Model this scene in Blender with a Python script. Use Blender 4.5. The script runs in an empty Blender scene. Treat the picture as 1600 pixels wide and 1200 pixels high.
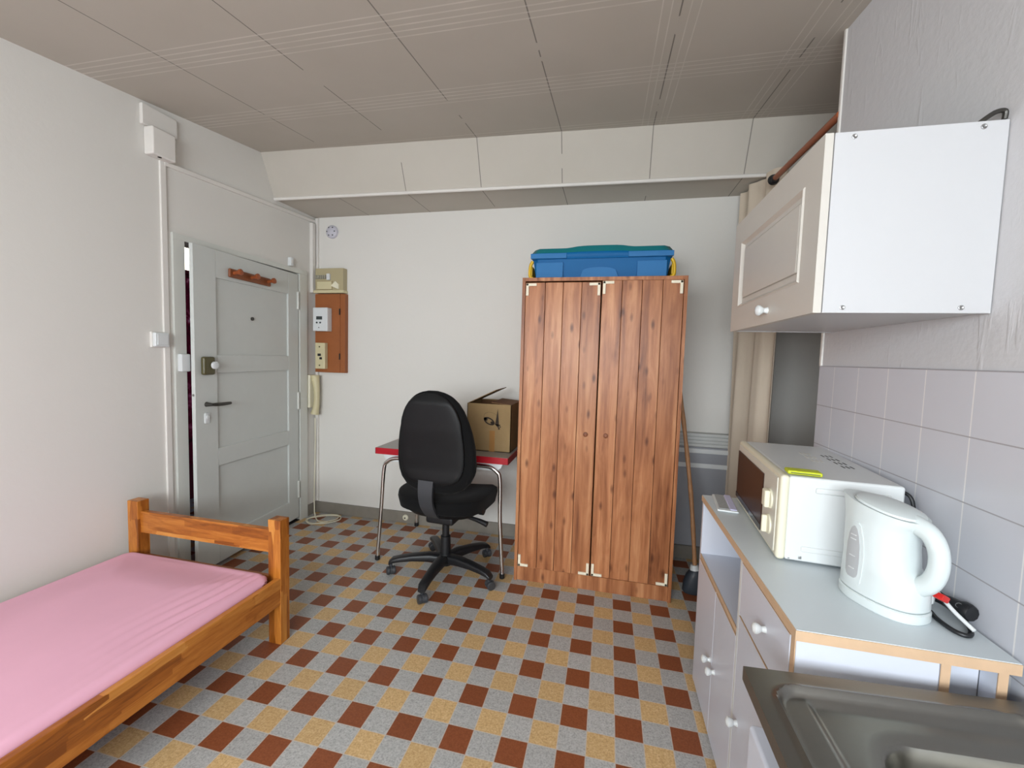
import bpy, bmesh, math, random
from mathutils import Vector, Matrix
random.seed(7)
S = bpy.context.scene
COL = S.collection
PI = math.pi
def lin(c):
    c = c / 255.0
    return c / 12.92 if c <= 0.04045 else ((c + 0.055) / 1.055) ** 2.4
def rgb(r, g, b): return (lin(r), lin(g), lin(b), 1.0)

# ------------------------------------------------------------------ camera, light, exposure
cd = bpy.data.cameras.new('camera'); cam = bpy.data.objects.new('camera', cd); COL.objects.link(cam)
cd.sensor_width = 36.0; cd.lens = 14.697; cd.clip_start = 0.02; cd.clip_end = 60
_yaw, _pit, _rol = -0.224747, -0.064152, 0.028849
_f = Vector((math.sin(_yaw) * math.cos(_pit), math.cos(_yaw) * math.cos(_pit), math.sin(_pit)))
_r = Vector((math.cos(_yaw), -math.sin(_yaw), 0)); _u = _r.cross(_f)
_R = _r * math.cos(_rol) + _u * math.sin(_rol); _U = -_r * math.sin(_rol) + _u * math.cos(_rol)
cam.matrix_world = Matrix(((_R.x, _U.x, -_f.x, 0.31997), (_R.y, _U.y, -_f.y, -1.98234), (_R.z, _U.z, -_f.z, 1.36075), (0, 0, 0, 1)))
S.camera = cam
W = bpy.data.worlds.new('world'); S.world = W; W.use_nodes = True
W.node_tree.nodes['Background'].inputs[0].default_value = (0.6, 0.75, 1.0, 1); W.node_tree.nodes['Background'].inputs[1].default_value = 0.6
def area(name, loc, size, power, color, rot):
    l = bpy.data.lights.new(name, 'AREA'); l.shape = 'RECTANGLE'; l.size, l.size_y = size; l.energy = power; l.color = color
    o = bpy.data.objects.new(name, l); COL.objects.link(o); o.location = loc; o.rotation_euler = rot
    return o
# daylight through the window behind the camera (sky light falls inwards and downwards)
area('window_daylight', (-0.2, -3.90, 1.50), (2.2, 1.15), 135, (0.89, 0.955, 1.0), (math.radians(64), 0, 0))
S.view_settings.view_transform = 'Standard'; S.view_settings.look = 'None'; S.view_settings.gamma = 1.0
S.view_settings.exposure = 0.1; S.view_settings.use_curve_mapping = False

# ------------------------------------------------------------------ materials
class N:
    def __init__(s, name):
        s.m = bpy.data.materials.new(name); s.m.use_nodes = True; s.t = s.m.node_tree; s.b = s.t.nodes['Principled BSDF']
    def n(s, kind, **kw):
        x = s.t.nodes.new(kind)
        for k, v in kw.items(): setattr(x, k, v)
        return x
    def l(s, a, b): s.t.links.new(a, b)
    def val(s, sock, v):
        if hasattr(v, 'is_linked'): s.l(v, sock)
        else: sock.default_value = v
    def math(s, op, a, b=0.0, c=0.0):
        x = s.n('ShaderNodeMath', operation=op); s.val(x.inputs[0], a); s.val(x.inputs[1], b); s.val(x.inputs[2], c); return x.outputs[0]
    def mix(s, f, a, b):
        x = s.n('ShaderNodeMix', data_type='RGBA'); s.val(x.inputs[0], f); s.val(x.inputs[6], a); s.val(x.inputs[7], b); return x.outputs[2]
    def noise(s, vec, scale, detail=3.0, rough=0.55, dist=0.0):
        x = s.n('ShaderNodeTexNoise'); s.l(vec, x.inputs['Vector']); x.inputs['Scale'].default_value = scale
        x.inputs['Detail'].default_value = detail; x.inputs['Roughness'].default_value = rough; x.inputs['Distortion'].default_value = dist
        return x.outputs['Fac']
    def ramp(s, f, stops):
        x = s.n('ShaderNodeValToRGB'); s.l(f, x.inputs[0]); e = x.color_ramp.elements
        while len(e) < len(stops): e.new(0.5)
        for k, (p, c) in enumerate(stops): e[k].position = p; e[k].color = c
        return x.outputs[0]
    def coords(s, scale=(1, 1, 1), loc=None, kind='Object'):
        tc = s.n('ShaderNodeTexCoord'); mp = s.n('ShaderNodeMapping'); s.l(tc.outputs[kind], mp.inputs[0]); mp.inputs['Scale'].default_value = scale
        if loc is not None: s.l(loc, mp.inputs['Location'])
        return mp.outputs[0]
    def bump(s, h, strength, dist=0.01):
        x = s.n('ShaderNodeBump'); x.inputs['Strength'].default_value = strength; x.inputs['Distance'].default_value = dist
        s.l(h, x.inputs['Height']); s.l(x.outputs[0], s.b.inputs['Normal'])
    def set(s, rough=None, metal=None, spec=None, col=None):
        if rough is not None: s.val(s.b.inputs['Roughness'], rough)
        if metal is not None: s.b.inputs['Metallic'].default_value = metal
        if spec is not None: s.b.inputs['Specular IOR Level'].default_value = spec
        if col is not None: s.val(s.b.inputs['Base Color'], col)
        return s.m
def plain(name, c, rough=0.5, metal=0.0, var=0.06, scale=9.0, bump=0.0, bscale=60.0, spec=0.5):
    g = N(name); v = g.coords(); f = g.noise(v, scale)
    d = tuple(x * (1 - var) for x in c[:3]) + (1,); e = tuple(min(1, x * (1 + var)) for x in c[:3]) + (1,)
    col = g.mix(f, d, e)
    if bump: g.bump(g.noise(v, bscale, 4.0), bump, 0.004)
    return g.set(rough, metal, spec, col)

def mat_wall(name, c, rough_plaster=0.12, streak=False):
    g = N(name); v = g.coords(kind='Object'); f = g.noise(v, 1.6, 4.0)
    col = g.mix(f, tuple(x * 0.965 for x in c[:3]) + (1,), tuple(min(1, x * 1.02) for x in c[:3]) + (1,))
    h = g.noise(v, 38.0, 5.0, 0.6)
    if streak:
        vs = g.coords((26, 26, 5)); sn = g.noise(vs, 1.0, 3.0, 0.6, 0.6)
        r = g.ramp(sn, [(0.60, (0, 0, 0, 1)), (0.72, (1, 1, 1, 1))])
        h = g.math('ADD', g.math('MULTIPLY', h, 0.7), g.math('MULTIPLY', r, 0.45))
        g.bump(h, 0.28, 0.006)
    else: g.bump(h, rough_plaster, 0.006)
    return g.set(0.75, 0, 0.3, col)

def mat_floor():
    g = N('floor_tiles'); geo = g.n('ShaderNodeNewGeometry'); sep = g.n('ShaderNodeSeparateXYZ'); g.l(geo.outputs['Position'], sep.inputs[0])
    x, y = sep.outputs[0], sep.outputs[1]; ny = g.math('MULTIPLY', y, -1.0)
    fx = g.math('FRACT', g.math('MULTIPLY', x, 5.0)); fy = g.math('FRACT', g.math('MULTIPLY', ny, 5.0))
    ax = g.math('LESS_THAN', fx, 0.5); ay = g.math('LESS_THAN', fy, 0.5)
    brown = g.math('MULTIPLY', ax, ay); yel = g.math('MULTIPLY', g.math('SUBTRACT', 1.0, ax), g.math('SUBTRACT', 1.0, ay))
    def grout(c): return g.math('GREATER_THAN', g.math('ABSOLUTE', g.math('SUBTRACT', g.math('FRACT', g.math('MULTIPLY', c, 10.0)), 0.5)), 0.483)
    gr = g.math('MAXIMUM', grout(x), grout(ny))
    pos = geo.outputs['Position']
    sp = g.noise(pos, 150.0, 2.0, 0.7); sp2 = g.noise(pos, 60.0, 4.0, 0.7)
    ci = g.n('ShaderNodeCombineXYZ'); g.l(g.math('FLOOR', g.math('MULTIPLY', x, 10.0)), ci.inputs[0]); g.l(g.math('FLOOR', g.math('MULTIPLY', ny, 10.0)), ci.inputs[1])
    wn = g.n('ShaderNodeTexWhiteNoise'); g.l(ci.outputs[0], wn.inputs[0]); tv = wn.outputs['Value']
    s = g.math('ADD', g.math('MULTIPLY', sp, 0.6), g.math('MULTIPLY', sp2, 0.4))
    grey = g.ramp(s, [(0.34, rgb(138, 138, 136)), (0.5, rgb(172, 172, 170)), (0.66, rgb(192, 192, 190))])
    yell = g.ramp(s, [(0.34, rgb(172, 138, 92)), (0.5, rgb(200, 166, 116)), (0.66, rgb(216, 188, 144))])
    br = g.ramp(s, [(0.36, rgb(120, 64, 36)), (0.5, rgb(132, 72, 42)), (0.64, rgb(142, 82, 50))])
    c = g.mix(brown, g.mix(yel, grey, yell), br)
    hv = g.n('ShaderNodeHueSaturation'); g.l(g.math('ADD', 0.93, g.math('MULTIPLY', tv, 0.13)), hv.inputs['Value']); g.l(c, hv.inputs['Color'])
    c = g.mix(g.math('MULTIPLY', gr, 0.7), hv.outputs[0], rgb(196, 186, 174))
    g.bump(g.math('SUBTRACT', 1.0, gr), 0.25, 0.001)
    return g.set(g.math('ADD', 0.36, g.math('MULTIPLY', sp2, 0.22)), 0, 0.45, c)

def mat_ceiling(name='ceiling_panels', cross=True):
    g = N(name); geo = g.n('ShaderNodeNewGeometry'); sep = g.n('ShaderNodeSeparateXYZ'); pos = geo.outputs['Position']; g.l(pos, sep.inputs[0])
    def dist(c, off, per):   # distance to the nearest joint
        fr = g.math('FRACT', g.math('ADD', g.math('DIVIDE', g.math('SUBTRACT', c, off), per), 0.5))
        return g.math('MULTIPLY', g.math('ABSOLUTE', g.math('SUBTRACT', fr, 0.5)), per)
    dx = dist(sep.outputs[0], -0.008, 0.5215); dy = dist(sep.outputs[1], 0.04, 0.535)
    wob = g.noise(pos, 3.0, 2.0)
    jx = g.math('MULTIPLY', g.math('LESS_THAN', dx, 0.0026), g.math('GREATER_THAN', wob, 0.42))
    h = g.math('SUBTRACT', 1.0, g.math('LESS_THAN', dx, 0.003))
    light = None
    if cross:
        for off in (0.0, 0.032, 0.064):
            a = g.math('LESS_THAN', g.math('ABSOLUTE', g.math('SUBTRACT', dy, off)), 0.0034)
            light = a if light is None else g.math('MAXIMUM', light, a)
        for off in (0.032, 0.064):
            a = g.math('MULTIPLY', g.math('LESS_THAN', g.math('ABSOLUTE', g.math('SUBTRACT', dx, off)), 0.002), g.math('GREATER_THAN', sep.outputs[0], 0.4))
            light = g.math('MAXIMUM', light, a)
        light = g.math('MULTIPLY', light, g.noise(pos, 5.0, 2.0))
    base = g.mix(g.noise(pos, 2.5, 4.0), rgb(188, 182, 171), rgb(200, 194, 184))
    c = g.mix(g.math('MULTIPLY', jx, 0.6), base, rgb(52, 48, 44))
    if light is not None: c = g.mix(g.math('MULTIPLY', light, 0.7), c, rgb(235, 230, 222))  # pale lines: window light on the groove edges, painted into the colour
    g.bump(h, 0.3, 0.003)
    return g.set(0.8, 0, 0.25, c)

def mat_tiles(name):
    g = N(name); geo = g.n('ShaderNodeNewGeometry'); sep = g.n('ShaderNodeSeparateXYZ'); pos = geo.outputs['Position']; g.l(pos, sep.inputs[0])
    def d(c, off): return g.math('MULTIPLY', g.math('ABSOLUTE', g.math('SUBTRACT', g.math('FRACT', g.math('ADD', g.math('DIVIDE', g.math('SUBTRACT', c, off), 0.15), 0.5)), 0.5)), 0.15)
    gy = g.math('LESS_THAN', d(sep.outputs[1], -0.088), 0.0018); gz = g.math('LESS_THAN', d(sep.outputs[2], 1.36), 0.0015)
    base = g.mix(g.noise(pos, 4.0), rgb(200, 202, 210), rgb(208, 209, 216))
    c = g.mix(gz, g.mix(gy, base, rgb(232, 230, 230)), rgb(168, 166, 170))
    g.bump(g.math('SUBTRACT', 1.0, g.math('MAXIMUM', gy, gz)), 0.5, 0.002)
    return g.set(g.math('ADD', 0.16, g.math('MULTIPLY', g.noise(pos, 6.0), 0.08)), 0, 0.5, c)

def mat_planks(name, tint=1.0):
    """rustic knotty laminate, grain along z, each plank (mesh island) its own figure"""
    g = N(name); geo = g.n('ShaderNodeNewGeometry'); isl = geo.outputs['Random Per Island']
    cb = g.n('ShaderNodeCombineXYZ'); g.l(g.math('MULTIPLY', isl, 37.0), cb.inputs[0]); g.l(g.math('MULTIPLY', isl, 11.0), cb.inputs[2])
    v = g.coords((1, 1, 0.055), cb.outputs[0]); v2 = g.coords((1, 1, 0.38), cb.outputs[0]); v3 = g.coords((1, 1, 0.16), cb.outputs[0])
    big = g.noise(v, 22.0, 3.0, 0.55, 0.35); fine = g.noise(v, 90.0, 4.0, 0.65, 0.2); blot = g.noise(v3, 13.0, 4.0, 0.6, 0.9)
    s = g.math('ADD', g.math('ADD', g.math('MULTIPLY', big, 0.48), g.math('MULTIPLY', fine, 0.16)), g.math('MULTIPLY', blot, 0.36))
    c = g.ramp(s, [(0.35, rgb(104, 58, 33)), (0.43, rgb(146, 90, 56)), (0.52, rgb(174, 114, 75)), (0.63, rgb(198, 142, 100))])
    vo = g.n('ShaderNodeTexVoronoi'); g.l(v2, vo.inputs['Vector']); vo.inputs['Scale'].default_value = 18.0; vo.inputs['Randomness'].default_value = 1.0
    kn = g.ramp(vo.outputs['Distance'], [(0.07, (1, 1, 1, 1)), (0.24, (0, 0, 0, 1))])
    sepc = g.n('ShaderNodeSeparateColor'); g.l(vo.outputs['Color'], sepc.inputs[0])
    kn = g.math('MULTIPLY', kn, g.math('GREATER_THAN', sepc.outputs[0], 0.42))
    c = g.mix(g.math('MULTIPLY', kn, 0.8), c, rgb(80, 40, 22))
    hv = g.n('ShaderNodeHueSaturation'); g.l(g.math('ADD', 0.90, g.math('MULTIPLY', isl, 0.2)), hv.inputs['Value']); g.l(c, hv.inputs['Color'])
    return g.set(0.36, 0, 0.32, hv.outputs[0])

def mat_pine(name, axis=0):
    """varnished finger-jointed pine; axis = grain direction"""
    g = N(name); sc = [1.0, 1.0, 1.0]; sc[axis] = 0.12
    geo = g.n('ShaderNodeNewGeometry'); v = g.coords(tuple(sc)); fine = g.noise(v, 60.0, 4.0, 0.6, 0.8)
    vb = [9.0, 9.0, 9.0]; vb = [26.0] * 3; vb[axis] = 3.6
    cv = g.coords(tuple(vb)); vo = g.n('ShaderNodeTexVoronoi', distance='CHEBYCHEV'); g.l(cv, vo.inputs['Vector']); vo.inputs['Scale'].default_value = 1.0; vo.inputs['Randomness'].default_value = 0.6
    sepc = g.n('ShaderNodeSeparateColor'); g.l(vo.outputs['Color'], sepc.inputs[0])
    s = g.math('ADD', g.math('MULTIPLY', fine, 0.6), g.math('MULTIPLY', sepc.outputs[0], 0.4))
    c = g.ramp(s, [(0.28, rgb(124, 66, 16)), (0.45, rgb(164, 94, 30)), (0.62, rgb(190, 120, 48)), (0.8, rgb(208, 144, 70))])
    return g.set(0.33, 0, 0.5, c)

def mat_steel(name, c, rough):
    g = N(name); v = g.coords((1, 60, 1)); f = g.noise(v, 6.0, 3.0)
    return g.set(g.math('ADD', rough, g.math('MULTIPLY', f, 0.12)), 1.0, 0.5, g.mix(g.noise(g.coords(), 5.0), tuple(x * 0.93 for x in c[:3]) + (1,), c))

def mat_cardboard():
    g = N('cardboard'); v = g.coords((1, 1, 1)); w = g.noise(g.coords((90, 90, 3)), 1.0, 2.0)
    c = g.mix(g.noise(v, 7.0, 4.0), rgb(138, 114, 80), rgb(158, 132, 94)); g.bump(w, 0.15, 0.002)
    return g.set(0.85, 0, 0.2, c)

def mat_fabric(name, c, scale=420.0, bump=0.25, rough=0.9, wr=0.0):
    g = N(name); v = g.coords(); n1 = g.noise(v, scale, 2.0); n2 = g.noise(v, 5.0, 3.0)
    col = g.mix(n2, tuple(x * 0.93 for x in c[:3]) + (1,), tuple(min(1, x * 1.04) for x in c[:3]) + (1,))
    g.bump(n1, bump, 0.001); g.b.inputs['Sheen Weight'].default_value = 0.05
    return g.set(rough, 0, 0.2, col)

def mat_emit(name, c, strength):
    g = N(name); v = g.coords(); g.l(g.mix(g.noise(v, 3.0), c, c), g.b.inputs['Emission Color']); g.b.inputs['Emission Strength'].default_value = strength
    return g.set(0.5, 0, 0.3, c)

def mat_glass(name, tint=(0.9, 0.95, 0.95, 1), rough=0.02):
    g = N(name); v = g.coords(); g.b.inputs['Transmission Weight'].default_value = 1.0; g.b.inputs['IOR'].default_value = 1.45
    return g.set(g.math('ADD', rough, g.math('MULTIPLY', g.noise(v, 3.0), 0.01)), 0, 0.5, tint)

def mat_hang():
    g = N('red_cloth'); v = g.coords((1, 4, 4)); f = g.noise(v, 1.7, 3.0, 0.6, 0.4)
    c = g.ramp(f, [(0.35, rgb(70, 8, 26)), (0.52, rgb(122, 16, 48)), (0.60, rgb(186, 70, 108)), (0.68, rgb(222, 190, 196))])
    return g.set(0.85, 0, 0.2, c)

WALL = mat_wall('white_plaster', rgb(221, 218, 212)); WALLR = mat_wall('rough_plaster', rgb(205, 204, 206), streak=True)
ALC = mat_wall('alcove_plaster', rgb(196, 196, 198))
FLOOR = mat_floor(); CEIL = mat_ceiling(); BEAMM = mat_ceiling('beam_panels', False); TILE = mat_tiles('white_wall_tiles')
BASEB = plain('grey_baseboard', rgb(132, 126, 116), 0.6, var=0.12, scale=20)
TRIM = plain('white_trim', rgb(224, 220, 214), 0.5)
DOORP = plain('grey_gloss_paint', rgb(202, 205, 201), 0.38, var=0.03)
FRAMEP = plain('frame_paint', rgb(210, 211, 204), 0.42, var=0.03)
DARK = plain('dark_gap', rgb(24, 20, 18), 0.8)
BLACKP = plain('black_plastic', rgb(23, 24, 27), 0.42, var=0.1)
BLACKF = mat_fabric('black_fabric', rgb(11, 11, 12)); BLACKSH = plain('black_shell', rgb(15, 16, 18), 0.5, var=0.08, bump=0.1, bscale=300, spec=0.3)
GREYP = plain('dark_grey_plastic', rgb(56, 58, 62), 0.45)
CHROME = mat_steel('chrome', (0.72, 0.70, 0.68, 1), 0.12); STEEL = mat_steel('stainless', (0.25, 0.24, 0.215, 1), 0.27); STEELB = mat_steel('stainless_bowl', (0.30, 0.29, 0.28, 1), 0.3)
METAL = mat_steel('screw_metal', (0.42, 0.42, 0.42, 1), 0.3)
PLANK = mat_planks('rustic_planks'); CARC = mat_planks('carcass_wood')
PINEX = mat_pine('pine_x', 0); PINEY = mat_pine('pine_y', 1); PINEZ = mat_pine('pine_z', 2)
RIBW = plain('rib_grey', rgb(196, 198, 196), 0.5)
BROWNW = plain('brown_wood', rgb(128, 70, 34), 0.45, var=0.25, scale=30); POLEW = plain('pole_wood', rgb(150, 78, 40), 0.4, var=0.2, scale=20)
STICK = plain('broom_wood', rgb(168, 122, 84), 0.6, var=0.3, scale=40)
BOARD = plain('meter_board_wood', rgb(152, 88, 44), 0.5, var=0.14, scale=14)
PINK = mat_fabric('pink_sheet', rgb(231, 175, 195), 600, 0.15)
BEIGE = mat_fabric('beige_curtain', rgb(202, 188, 170), 300, 0.2)
CREAM = plain('cream_plastic', rgb(226, 221, 198), 0.4, var=0.02); WHITE = plain('white_plastic', rgb(216, 219, 219), 0.35, var=0.02)
IVORY = plain('ivory_plastic', rgb(206, 196, 158), 0.45, var=0.04); SMOKED = plain('smoked_cover', rgb(178, 166, 132), 0.25, var=0.05)
LAM = plain('white_laminate', rgb(206, 210, 221), 0.34, var=0.015); LAMTOP = plain('grey_white_worktop', rgb(206, 214, 218), 0.36, var=0.02)
TAN = plain('tan_edge', rgb(204, 172, 140), 0.55, var=0.1, scale=30)
CABW = plain('cabinet_white', rgb(196, 196, 198), 0.4, var=0.012); CABD = plain('cabinet_door_white', rgb(202, 197, 189), 0.42, var=0.015)
GUARD = plain('cream_corner', rgb(236, 226, 202), 0.5)
REDP = plain('red_edge', rgb(170, 18, 34), 0.3, var=0.05); FORM = plain('grey_formica', rgb(150, 146, 142), 0.32, var=0.08, scale=60)
CARD = mat_cardboard(); CARDIN = plain('cardboard_inside', rgb(120, 86, 56), 0.85); INK = plain('box_ink', rgb(52, 40, 30), 0.8)
TEAL = plain('teal_lid', rgb(0, 112, 118), 0.5); BLUE = plain('blue_plastic', rgb(0, 94, 152), 0.5, var=0.05, spec=0.2); BLUED = plain('blue_panel', rgb(52, 116, 172), 0.5, var=0.05, spec=0.2)
YELH = plain('yellow_plastic', rgb(222, 178, 30), 0.4)
MWIN = plain('microwave_glass', rgb(58, 34, 24), 0.28, var=0.2, scale=30, spec=0.2); MWG = plain('microwave_front', rgb(214, 212, 200), 0.4, var=0.02)
KETT = plain('kettle_white', rgb(210, 218, 218), 0.3, var=0.01); KWIN = plain('gauge_grey', rgb(178, 180, 182), 0.25)
REDS = plain('red_switch', rgb(196, 38, 34), 0.3)
LIME = plain('lime_packet', rgb(196, 204, 40), 0.5, var=0.15, scale=60); MOTTLE = plain('mottled_grey', rgb(168, 170, 170), 0.6, var=0.25, scale=120); LAV = plain('lavender_paper', rgb(206, 204, 232), 0.6)
OLIVE = plain('olive_lock', rgb(84, 78, 48), 0.35); HGREY = plain('heater_grey', rgb(150, 152, 158), 0.5, var=0.04); DGR = plain('dark_handle', rgb(74, 72, 68), 0.35, metal=0.6)
LCD = plain('display', rgb(60, 66, 66), 0.2); HALLRED = mat_wall('hall_red', rgb(96, 18, 34)); HANG = mat_hang(); LITP = mat_emit('lit_pane', (1.0, 0.93, 0.74, 1), 3.0)
PANE = mat_glass('window_glass')

# ------------------------------------------------------------------ mesh helpers
def box(bm, x0, x1, y0, y1, z0, z1, bev=0.0, seg=2, mat=0, M=None):
    r = bmesh.ops.create_cube(bm, size=1.0); vs = r['verts']
    for v in vs: v.co = Vector(((x0 + x1) / 2 + v.co.x * (x1 - x0), (y0 + y1) / 2 + v.co.y * (y1 - y0), (z0 + z1) / 2 + v.co.z * (z1 - z0)))
    fs = set(f for v in vs for f in v.link_faces)
    if bev > 0:
        es = set(e for v in vs for e in v.link_edges)
        res = bmesh.ops.bevel(bm, geom=list(es), offset=bev, segments=seg, affect='EDGES', profile=0.5)
        fs = set(res['faces']) | set(f for f in fs if f.is_valid)
        vs = list(set(v for f in fs for v in f.verts))
    for f in fs: f.material_index = mat
    if M is not None:
        for v in set(vs): v.co = M @ v.co
    return vs
def frame_of(d):
    d = d.normalized(); a = Vector((0, 0, 1)) if abs(d.z) < 0.9 else Vector((1, 0, 0))
    u = d.cross(a).normalized(); return u, d.cross(u).normalized()
def ring(bm, c, u, w, ru, rw=None, n=16):
    rw = ru if rw is None else rw
    return [bm.verts.new(c + u * (ru * math.cos(2 * PI * k / n)) + w * (rw * math.sin(2 * PI * k / n))) for k in range(n)]
def skin(bm, rings, caps=True, mat=0, closed=False):
    n = len(rings[0]); fs = []
    pairs = list(zip(rings[:-1], rings[1:])) + ([(rings[-1], rings[0])] if closed else [])
    for a, b in pairs:
        for k in range(n):
            try: fs.append(bm.faces.new((a[k], a[(k + 1) % n], b[(k + 1) % n], b[k])))
            except ValueError: pass
    if caps and not closed:
        fs.append(bm.faces.new(list(reversed(rings[0])))); fs.append(bm.faces.new(rings[-1]))
    for f in fs: f.material_index = mat
    return fs
def cyl(bm, p0, p1, r0, r1=None, n=20, mat=0):
    p0, p1 = Vector(p0), Vector(p1); r1 = r0 if r1 is None else r1; u, w = frame_of(p1 - p0)
    return skin(bm, [ring(bm, p0, u, w, r0, n=n), ring(bm, p1, u, w, r1, n=n)], mat=mat)
def lathe(bm, p, axis, prof, n=24, mat=0):
    """prof = [(distance along axis, radius)...]"""
    p = Vector(p); ax = Vector(axis).normalized(); u, w = frame_of(ax)
    return skin(bm, [ring(bm, p + ax * d, u, w, max(r, 1e-4), n=n) for d, r in prof], mat=mat)
def spline(pts, k=6, closed=False):
    P = [Vector(p) for p in pts]; out = []; m = len(P)
    rng = range(m) if closed else range(m - 1)
    for i in rng:
        if closed: a, b, c, d = P[(i - 1) % m], P[i], P[(i + 1) % m], P[(i + 2) % m]
        else: a, b, c, d = P[max(i - 1, 0)], P[i], P[i + 1], P[min(i + 2, m - 1)]
        for j in range(k):
            t = j / k; out.append(0.5 * ((2 * b) + (c - a) * t + (2 * a - 5 * b + 4 * c - d) * t * t + (3 * b - a - 3 * c + d) * t ** 3))
    if not closed: out.append(P[-1])
    return out
def tube(bm, pts, r, n=10, k=6, mat=0, smooth=True, flat=1.0, closed=False):
    P = spline(pts, k, closed) if smooth else [Vector(p) for p in pts]
    R = r if callable(r) else (lambda t: r); rings = []; up = None; m = len(P)
    for i, p in enumerate(P):
        if closed: d = P[(i + 1) % m] - P[i - 1]
        else: d = P[min(i + 1, m - 1)] - P[max(i - 1, 0)]
        if d.length < 1e-9: d = Vector((0, 0, 1))
        d.normalize()
        if up is None: up, _ = frame_of(d)
        u = (up - d * up.dot(d)).normalized(); up = u; w = d.cross(u)
        rr = R(i / max(1, m - 1)); rings.append(ring(bm, p, u, w, rr, rr * flat, n))
    return skin(bm, rings, mat=mat, closed=closed)
def prism(bm, poly, axis, a, b, mat=0):
    """poly: list of 2D points in the plane perpendicular to axis ('x': (y,z), 'y': (x,z), 'z': (x,y))"""
    def P(q, t): return {'x': (t, q[0], q[1]), 'y': (q[0], t, q[1]), 'z': (q[0], q[1], t)}[axis]
    A = [bm.verts.new(P(q, a)) for q in poly]; B = [bm.verts.new(P(q, b)) for q in poly]; n = len(poly)
    fs = [bm.faces.new(A), bm.faces.new(list(reversed(B)))] + [bm.faces.new((A[k], B[k], B[(k + 1) % n], A[(k + 1) % n])) for k in range(n)]
    for f in fs: f.material_index = mat
    return fs
def superring(bm, c, u, w, a, b, e=2.6, n=40):
    out = []
    for k in range(n):
        t = 2 * PI * k / n; ct, st = math.cos(t), math.sin(t)
        x = math.copysign(abs(ct) ** (2 / e), ct) * a; y = math.copysign(abs(st) ** (2 / e), st) * b
        out.append(bm.verts.new(c + u * x + w * y))
    return out
def BM(): return bmesh.new()
def ball(bm, c, r, sz=(1, 1, 1), mat=0, seg=20):
    res = bmesh.ops.create_uvsphere(bm, u_segments=seg, v_segments=seg // 2, radius=r)
    for v in res['verts']: v.co = Vector(c) + Vector((v.co.x * sz[0], v.co.y * sz[1], v.co.z * sz[2]))
    for f in set(f for v in res['verts'] for f in v.link_faces): f.material_index = mat

def root_loc(p):
    while p is not None and p.parent is not None: p = p.parent
    return Vector(p.location) if p is not None else Vector((0, 0, 0))
def obj(name, bm, mats, parent=None, origin=None, smooth=True, label=None, M=None):
    """link the bmesh (world coordinates) as ONE mesh object"""
    if M is not None: bm.transform(M)
    o0 = root_loc(parent) if parent is not None else (Vector(origin) if origin is not None else Vector((0, 0, 0)))
    bmesh.ops.recalc_face_normals(bm, faces=bm.faces[:]); bm.transform(Matrix.Translation(-o0))
    me = bpy.data.meshes.new(name); bm.to_mesh(me); bm.free()
    for m in (mats if isinstance(mats, (list, tuple)) else [mats]): me.materials.append(m)
    if smooth:
        for p in me.polygons: p.use_smooth = True
        try: me.set_sharp_from_angle(angle=math.radians(38))
        except Exception: pass
    o = bpy.data.objects.new(name, me); COL.objects.link(o)
    if smooth: wn = o.modifiers.new('weighted', 'WEIGHTED_NORMAL'); wn.keep_sharp = True; wn.weight = 100
    if parent is not None: o.parent = parent
    else: o.location = o0
    if label: o['label'] = label
    return o
def thing(name, label, cat, loc=(0, 0, 0), group=None):
    o = bpy.data.objects.new(name, None); COL.objects.link(o); o.location = loc; o.empty_display_size = 0.1
    o['label'] = label; o['category'] = cat
    if group: o['group'] = group
    return o
def tag(o, label, cat, group=None):
    o['label'] = label; o['category'] = cat
    if group: o['group'] = group
    return o
def struct(name, bm, mats, parent=None, smooth=True, origin=None, label=None, cat=None):
    o = obj(name, bm, mats, parent, origin, smooth)
    if parent is None: o['kind'] = 'structure'; o['label'] = label or name.replace('_', ' '); o['category'] = cat or name.split('_')[0]
    return o

# ------------------------------------------------------------------ the room
LX, BY, RX, FY = -2.06, 1.055, 1.13, -4.05          # left wall, back wall, right wall, wall behind the camera
def cz(x, y): return 2.632 + 0.123 * y - 0.008 * x   # the ceiling slopes gently up towards the back
b = BM(); box(b, -3.4, 2.2, FY - 0.1, 1.4, -0.1, 0.0)
struct('floor', b, FLOOR, label='floor of small grey, yellow and brown speckled tiles', cat='floor')
b = BM()
cs = [(-2.2, FY - 0.1), (2.2, FY - 0.1), (2.2, BY + 0.1), (-2.2, BY + 0.1)]
lo = [b.verts.new((x, y, cz(x, y))) for x, y in cs]; hi = [b.verts.new((x, y, cz(x, y) + 0.1)) for x, y in cs]
skin(b, [lo, hi]); struct('ceiling', b, CEIL, smooth=False, label='sloping ceiling of white square panels with grooved joints', cat='ceiling')
# slanted boxed beam along the back wall, with its lowered soffit
b = BM(); ends = []
for x, yt, yb in ((LX, 0.497, 0.622), (2.05, 0.645, 0.765)):
    ends.append([b.verts.new(p) for p in ((x, yt, cz(x, yt) + 0.02), (x, yb, 2.452), (x, yb + 0.004, 2.436), (x, yb + 0.018, 2.44), (x, BY + 0.02, 2.447), (x, BY + 0.02, 2.85))])
skin(b, ends); bt = struct('trim_1', b, BEAMM, smooth=False, label='slanted white panelled beam with soffit along the back wall', cat='beam')
b = BM(); cyl(b, (LX, 0.626, 2.441), (2.0, 0.765, 2.441), 0.011, n=10); struct('trim_7', b, TRIM, label='white bead along the lower edge of the beam', cat='trim')
b = BM(); box(b, LX - 0.14, 2.2, BY, BY + 0.12, 0, 2.8); struct('wall_back', b, WALL, label='white back wall', cat='wall')
b = BM()
OY0, OY1, OZ = -0.060, 0.862, 1.968                 # door opening
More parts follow.
